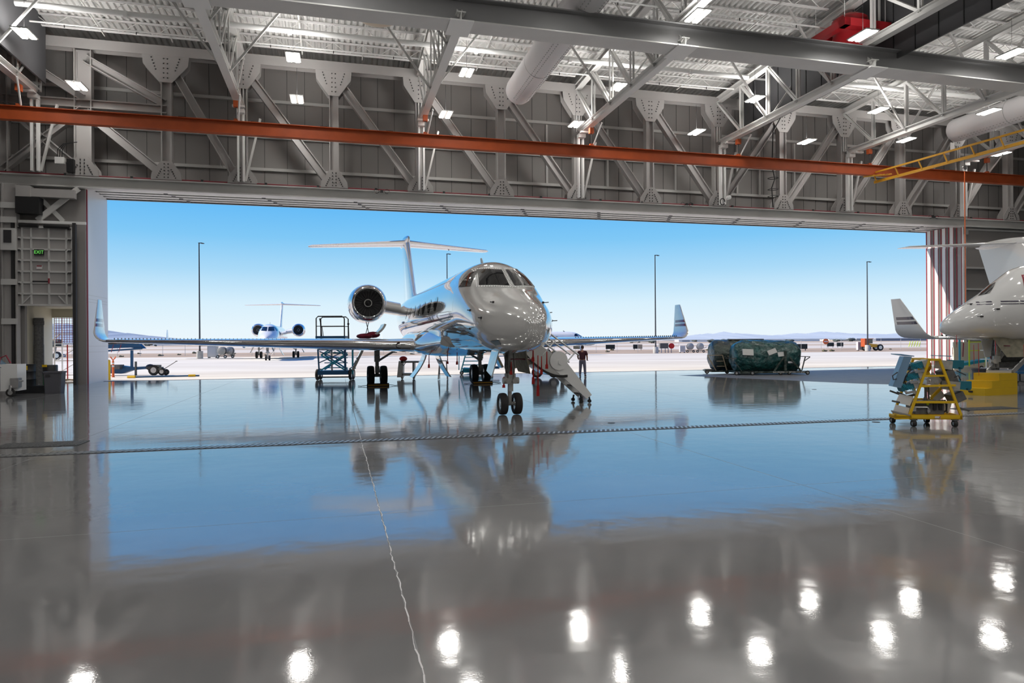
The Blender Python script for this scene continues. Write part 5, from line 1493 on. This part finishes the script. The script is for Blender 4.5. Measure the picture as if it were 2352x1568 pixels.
mb.bar((.2,-.92,.2),(.75,-.92,1.0),.09,.09,(0,1,0)).bar((1.75,-.92,.2),(1.1,-.92,1.0),.09,.09,(0,1,0)).bar((.85,-.92,.2),(.85,-.92,1.35),.14,.10,(0,1,0)).bar((-1.6,-.9,.2),(-2.0,-.9,.75),.05,.05,(0,1,0))
mb.build('stand','tarp_dark',tA)
MB().bar((1.85,-.8,.25),(2.05,-.8,1.02),.05,.05,(0,1,0)).bar((1.75,-.8,1.04),(2.32,-.8,1.02),.04,.04).bar((1.95,-.8,.75),(2.32,-.8,1.0),.04,.04,(0,1,0)).bar((-1.9,-.85,.95),(-2.5,-.85,.98),.04,.04).build('tow_handle','strut_dark',tA)
for x_ in (-1.9,-1.05,.6,1.1,2.15):
    wheel(tA,(x_,-.85 if x_!=-1.05 else -1.0,.12),.12,.07,'y')
lettering('BRD PROPERTY!',.115,'sign_white',tA,(.55,-.955,.16),(R(90),0,0)); lettering('RETURN TO BRD!',.115,'sign_white',tA,(1.5,-.955,.16),(R(90),0,0))
gB = pix(1665,856,41.6)
tB = root('covered_engine','engine under a dark olive tarp on a tan-railed stand, left of the green one','covered engine',(gB.x+.35,41.4,0),R(1))
o = tarp_body(tB,2.6,.92,1.06,'tarp_dark',9,(.72,.8))
MB().cbox((-1.12,-.55,1.25),.22,.05,.42,ry=.15,rz=-.6).build('paper_notice','tarp_white',o); MB().cbox((.30,-.86,1.45),.12,.04,.22).build('label','sign_white',o)
MB().box(-1.5,1.4,-.85,-.72,.10,.2).box(-1.5,1.4,.72,.85,.10,.2).box(-1.5,-1.4,-.85,.85,.1,.2).build('stand','tarp_dark',tB)
MB().bar((-1.25,-.9,.2),(-1.75,-.9,1.10),.05,.05,(0,1,0)).bar((-1.75,-.9,1.1),(-.85,-.9,1.1),.045,.045).bar((-.85,-.9,1.1),(-.6,-.9,.2),.05,.05,(0,1,0)).bar((-1.2,-.9,.75),(-.8,-.9,.75),.04,.04).bar((-1.2,-.9,.45),(-.7,-.9,.45),.04,.04).bar((-.55,-.9,1.05),(.5,-.9,.55),.045,.045,(0,1,0)).build('tow_handle','wood_tan',tB)
MB().box(-.2,1.9,-.2,.1,1.98,2.06).build('top_bar','strut_dark',tB)
for x_ in (-1.75,-.55,1.2): wheel(tB,(x_,-.8,.13),.13,.08,'y')
MB().box(-1.85,-1.35,-.85,-.6,.12,.28).build('axle_block','strut_dark',tB)

# ------------------------------------------------ yellow A-frame cart (right foreground)
g = gnd(2128,974); DY = g.y
t = root('engine_cowl_cart','yellow steel A-frame cart on casters loaded with blue test units, right foreground','cart',(g.x,DY,0),R(-6))
mpp = DY/F
W2, D2 = .57, .42
b = MB().box(-W2,W2,-D2,-D2+.05,.17,.27).box(-W2,W2,D2-.05,D2,.17,.27).box(-W2,-W2+.05,-D2,D2,.17,.27).box(W2-.05,W2,-D2,D2,.17,.27).box(-W2,W2,-D2,D2,.17,.19)
b.build('base_frame','yellow',t)
for y_ in (-D2+.02, D2-.06):
    a = MB().bar((-W2+.02,y_,.26),(-.12,y_,1.52),.05,.05,(0,1,0)).bar((W2-.02,y_,.26),(.10,y_,1.52),.05,.05,(0,1,0)).bar((-.14,y_,1.52),(.12,y_,1.52),.05,.05).bar((-.33,y_,.92),(.42,y_,.94),.045,.045).bar((-.24,y_,1.15),(.22,y_,1.16),.04,.04).bar((-.44,y_,.56),(.44,y_,.56),.06,.05)
    a.build('a_frame','yellow',t)
a = MB().bar((-.12,-D2,1.52),(-.12,D2,1.52),.04,.04).bar((.10,-D2,1.52),(.10,D2,1.52),.04,.04).bar((-.33,-D2,.92),(-.33,D2,.92),.04,.04).bar((.42,-D2,.94),(.42,D2,.94),.04,.04).bar((-.05,D2-.05,.6),(-.2,D2-.05,1.15),.05,.05,(0,1,0)).bar((.35,D2-.05,.6),(-.05,D2-.05,1.1),.05,.06,(0,1,0)).bar((.1,0,.62),(.42,0,.95),.05,.06,(0,1,0))
a.build('cross_brace','yellow',t)
MB().box(-W2-.30,-W2,-D2,-.1,.20,.24).box(-W2-.30,-W2-.26,-D2,-.1,.19,.27).box(-W2-.3,-W2,-D2,-D2+.05,.17,.27).build('side_shelf','yellow',t)
for x_,y_ in ((-.46,-D2+.03),(.42,-D2+.03),(-.62,.30),(.18,D2-.05)):
    MB().cbox((x_,y_,.16),.12,.1,.03).build('caster_plate','strut_dark',t); wheel(t,(x_,y_,.075),.075,.09,'x',nm='caster')
MB().box(-.40,.22,-.34,.12,.28,.57).build('hydraulic_pack','step_dark',t)
MB().tube([(-.42,-.37,.44),(-.16,-.37,.44),(-.13,-.37,.41),(-.13,-.37,.30)],.018,8).cbox((-.13,-.37,.36),.06,.05,.07).cbox((-.43,-.36,.40),.06,.05,.10).build('pipe','alu',t)
MB().cbox((-.1,-.355,.54),.30,.02,.025).cbox((-.14,-.355,.52),.05,.03,.06).build('gauge','hi_vis',t)
MB().box(-.02,.05,-.37,-.34,.38,.52).box(.10,.17,-.37,-.34,.38,.52).build('filter','black',t)
MB().tube([(.24,-.2,.55),(.34,-.22,.5),(.33,-.22,.35),(.26,-.2,.30)],.02,6).tube([(.2,-.1,.56),(.36,-.1,.58),(.40,-.1,.28)],.018,6).build('hose','dark',t)
# left bank: angled blue sheet, three teal units, white flaps
MB().prism([(-.67,-.42,1.60),(-.50,-.42,1.59),(-.74,-.42,.88),(-.92,-.42,.92)],(0,.22,0)).build('sheet_panel','blue_sheet',t,label='pale blue angled panel')
MB().cbox((-.52,.0,1.62),.30,.5,.02,ry=.15).build('top_tray','blue_sheet',t)
for k in range(3):
    c = V((-.38-.10*k, -.28, 1.38-.24*k))
    u_ = MB().cbox(c,.28,.22,.13,ry=-.35).build('test_unit','teal_box',t)
    f_ = MB()
    for j in range(6): f_.cbox(c+V((-.11+.045*j,-.115,.04-.017*j+.0)),.012,.02,.14,ry=-.65)
    f_.build('fins','blue_light',u_)
    MB().cbox(c+V((.19,-.0,.05)),.12,.24,.16,ry=-.35).build('housing','strut_grey',u_)
    MB().cbox(c+V((.05,-.12,-.12)),.20,.05,.05,ry=-.2).ball(c+V((-.05,-.12,-.10)),.03).ball(c+V((.13,-.12,-.13)),.03).build('fitting','alu',u_)
MB().tube([(-.40,-.36,1.42),(-.62,-.4,1.30),(-.70,-.4,1.12),(-.66,-.38,.95),(-.6,-.36,.86)],.014,6).tube([(-.38,-.36,1.40),(-.58,-.4,1.22),(-.66,-.4,1.05),(-.60,-.38,.9)],.014,6).build('cable','black',t)
MB().tube([(-.82,-.44,1.24),(-.93,-.44,1.16),(-.91,-.44,1.07),(-.84,-.44,1.09)],.014,5).build('handle','dark',t)
mb = MB().bar((-.78,-.3,.78),(-.55,-.3,.68),.03,.04).bar((-.55,-.3,.68),(-.32,-.3,.74),.03,.05).bar((-.76,.1,.78),(-.5,.1,.68),.03,.04).bar((-.9,-.35,.58),(-.36,-.3,.46),.05,.04); mb.build('arm','strut_dark',t)
for pl in ([(-.74,.74),(-.44,.68),(-.52,.47),(-.83,.55)],[(-.83,.50),(-.53,.42),(-.57,.25),(-.88,.33)]):
    MB().prism([(a,-.36,b) for a,b in pl],(0,.02,0)).build('flap','white_paint',t)
MB().bar((-.95,-.40,.36),(-.55,-.42,.26),.02,.03).bar((-.92,-.36,.33),(-.55,-.38,.24),.02,.02).build('rod','alu',t)
# right bank
for k,(x_,z_) in enumerate(((.36,1.38),(.52,.90))):
    u_ = MB().cbox((x_-.08,-.2,z_+.02),.28,.24,.20,ry=.10).build('housing','strut_grey',t)
    MB().cbox((x_+.12,-.2,z_+.03),.16,.2,.19,ry=.10).build('test_unit','teal_box',u_); MB().cbox((x_+.27,-.2,z_+.04),.13,.12,.16).ball((x_+.29,-.2,z_-.05),.06,.06,.04).build('connector','teal_box',u_)
MB().cbox((.40,-.1,1.12),.22,.4,.35,ry=-.40).build('cover_panel','step_dark',t); MB().cbox((.58,-.1,.66),.24,.4,.20,ry=-.45).build('cover_panel','step_dark',t)
MB().tube([(.46,-.4,1.27),(.56,-.4,1.22),(.66,-.4,1.17)],.012,5).tube([(.42,-.38,1.12),(.50,-.4,1.16),(.55,-.4,1.05)],.014,5).build('handle','black',t)
MB().cbox((.28,-.1,1.60),.26,.4,.02,ry=.05).build('top_tray','blue_sheet',t)
for c,sz,ry in (((.15,-.05,1.05),(.28,.02,.22),.7),((.25,.1,.75),(.25,.02,.4),-.6),((.38,-.1,.42),(.18,.02,.26),.3),((.0,.0,1.34),(.12,.02,.2),.3)): MB().cbox(c,*sz,ry=ry).build('flap','white_paint',t)
MB().ball((-.02,.05,1.36),.16,.12,.18,14,9).build('orange_drum','crane_yellow',t,50)
MB().tube([(-.06,-.1,.9),(-.07,-.12,.62)],.03,8).tube([(.0,-.1,.9),(.0,-.12,.60)],.02,8).lathe([(.01,.68),(.05,.60),(.05,.58)],(-.08,-.12,0),'z',12).build('funnel','step_dark',t)
MB().cbox((-.0,-.2,1.0),.26,.2,.10).ball((-.05,-.28,1.03),.04).ball((.06,-.28,.99),.035).build('valve_block','alu',t)
MB().bar((.5,-.3,.44),(.75,-.35,.36),.04,.04).build('arm','strut_dark',t)
p_ = MB().box(-.02,.10,-D2-.012,-D2-.0,.195,.245).build('name_plate','sign_white',t); MB().prism([(.085,-D2-.02,.20),(.10,-D2-.02,.245),(.07,-D2-.02,.225)],(0,.006,0)).build('logo','tag_red',p_)

# ------------------------------------------------ yellow steps and things by the right jet
A0, B0, C0 = gnd(2203,905), gnd(2262,908), gnd(2337,904)
t = root('platform_steps','wide yellow painted steps below the right-edge jet airstair','steps',tuple(B0))
uu, ww = A0-B0, C0-B0
for k in range(3):
    b_ = ww*(.22*k)
    MB().prism([b_, b_+uu*(1-.02*k), ww+uu, ww],(0,0,.0)) if False else MB().prism([b_+V((0,0,.253*k)), b_+uu+V((0,0,.253*k)), ww+uu+V((0,0,.253*k)), ww+V((0,0,.253*k))],(0,0,.25)).build('step','yellow_step',t)
    MB().prism([b_+V((0,0,.253*k+.25)), b_+uu+V((0,0,.253*k+.25)), b_+ww*.215+uu+V((0,0,.253*k+.25)), b_+ww*.215+V((0,0,.253*k+.25))],(0,0,.004)).build('tread','yellow',t)
nn = V((ww.x,ww.y,0)).normalized()
MB().cbox(uu*.55+V((0,0,.13))-nn*.005,.03,.15,.06,rz=math.atan2(ww.y,ww.x)).build('hand_hole','black',t)
# airstair of the right jet
DA = 24.9
def A_(x,y,dd=0): return pix(x,y,DA+dd)
t = root('airstair','pale airstair with dark grey carpeted treads hanging from the right-edge jet','airstair',(0,0,0))
f0, f1 = A_(2268,851,-.2), A_(2352,760,.9)
dv = (f1-f0); side = V((1.15,-.35,0)).normalized()*.78
dv.z = 2.05-f0.z; 
for k,off in ((0,V((0,0,0))),(1,side)):
    a, b_ = f0+off, f0+off+dv*1.15
    MB().bar(a+V((0,0,-.02)), b_, .05, .17,(0,0,1)).build('stringer','hull_bare',t)
tb = MB(); rb = MB()
for k in range(7):
    c = f0+dv*(.10+.155*k)
    h = V((dv.x,dv.y,0)).normalized()*.16; e0,e1 = c+V((0,0,-.02)), c+side+V((0,0,-.02))
    tb = MB().add([e0-h,e1-h,e1+h,e0+h,e0-h+V((0,0,.03)),e1-h+V((0,0,.03)),e1+h+V((0,0,.03)),e0+h+V((0,0,.03))],[(0,3,2,1),(4,5,6,7),(0,1,5,4),(1,2,6,5),(2,3,7,6),(3,0,4,7)])
    tb.build('tread','step_dark',t)
    rz_ = dv.z*.155
    MB().add([e0+h,e1+h,e1+h+V((0,0,rz_)),e0+h+V((0,0,rz_)),e0+h*1.1,e1+h*1.1,e1+h*1.1+V((0,0,rz_)),e0+h*1.1+V((0,0,rz_))],[(0,1,2,3),(4,5,6,7),(0,1,5,4),(2,3,7,6)]).build('riser','step_dark',t)
MB().prism([f0+V((-.12,-.1,-.05)),f0+side+V((-.12,-.1,-.05)),f0+side+V((.15,.15,-.02)),f0+V((.15,.15,-.02))],(0,0,.08)).build('foot_plate','hull_bare',t)
c_ = (f0+side*.5); MB().tube([c_+V((0,0,-.05)),V((c_.x,c_.y,.78))],.07,10).build('foot','hull_bare',t)
r0 = A_(2311,742,-.3)
MB().tube([r0, r0+V((.45,.3,.62)), r0+V((.9,.6,1.1))],.02,8).tube([r0+V((.25,.15,.32)), r0+V((.5,.3,-.35)),r0+V((.52,.3,-.9))],.02,8).tube([r0+V((.5,.3,-.35)),r0+V((.9,.5,.3))],.018,8).build('handrail','alu',t)
# bin, chair, coloured stands
g = pix(2252,857,27.5); t = root('waste_bin','round dark blue bin standing behind the yellow steps','bin',(g.x,27.5,0))
MB().lathe([(.26,0),(.29,.72),(.31,.73),(.31,.78),(.28,.78),(.25,.1)],(0,0,0),'z',24).build('body','bin_grey',t,40); MB().lathe([(.262,.02),(.287,.6)],(0,0,0),'z',24,cap=False).build('skin','bin_grey',t)
MB().tube([(.36,-.05,0),(.36,-.05,1.05)],.04,8).build('pole','lens_grey',t)
g = gnd(2345,880); t = root('office_chair','dark blue swivel chair partly cut by the right edge of the photo','chair',(g.x,g.y+.2,0))
MB().cbox((.1,0,.48),.5,.5,.1).build('seat','blue_paint',t); MB().cbox((.25,.25,.85),.45,.08,.6).build('backrest','blue_paint',t)
mb = MB()
for k in range(5): a = k*1.257; mb.bar((.1,0,.1),(.1+.28*math.cos(a),.28*math.sin(a),.06),.04,.03)
mb.tube([(.1,0,.1),(.1,0,.45)],.03,8).build('base','black',t)
for k in range(5): a = k*1.257; MB().ball((.1+.28*math.cos(a),.28*math.sin(a),.03),.03).build('caster','black',t)
DE = 44.0; g = pix(2215,838,DE)
t = root('access_stand','blue and yellow wheeled access stand beyond the right-edge jet','stand',(g.x,DE,0))
MB().bar((-.3,0,.0),(-.3,0,2.2),.09,.09,(0,1,0)).prism([(-.5,0,.15),(2.2,0,.6),(2.2,0,.75),(-.5,0,.35)],(0,.8,0)).build('ramp','blue_light',t)
mb = MB()
for x_ in (.25,1.3,2.0): mb.bar((x_,-.1,0.2),(x_,-.1,1.9),.06,.06,(0,1,0))
mb.bar((.2,-.1,1.75),(3.2,-.1,1.8),.05,.05).bar((3.15,-.1,.2),(3.15,-.1,1.8),.05,.05,(0,1,0)).bar((.2,-.1,1.2),(2.0,-.1,1.25),.05,.05).build('guard_rail','hi_vis',t)
MB().bar((1.7,0,.3),(1.7,0,1.9),.06,.06,(0,1,0)).bar((.1,.3,.8),(.15,.3,1.7),.05,.05,(0,1,0)).build('red_post','seal_red',t)
wheel(t,(.9,-.3,.12),.12,.07,'y')
g = pix(2290,838,38); t = root('shelf_trolley','white steel shelf trolley with black hoses under the right-edge jet','trolley',(g.x,38,0))
MB().bar((-.6,0,0),(-.6,0,1.35),.05,.05,(0,1,0)).bar((.6,0,0),(.6,0,1.35),.05,.05,(0,1,0)).box(-.6,.6,0,.5,.3,.34).box(-.6,.6,0,.5,.8,.84).box(-.6,.6,0,.5,1.3,1.34).build('frame','steel_white',t)
MB().tube([(-.3,-.05,1.3),(-.1,-.1,1.0),(.1,-.1,.8),(.3,-.05,1.1),(.4,-.05,1.4)],.04,8).tube([(0,-.05,1.35),(.3,-.1,1.2),(.1,-.1,.95),(-.2,-.1,1.1),(0,-.05,1.35)],.03,8).build('hose','black',t)
t = root('low_wall','pale low wall panel behind the access stand','panel',(pix(2225,800,47).x,47.2,0))
MB().box(-.9,1.6,0,.12,0,1.75).build('panel','beige_wall',t)
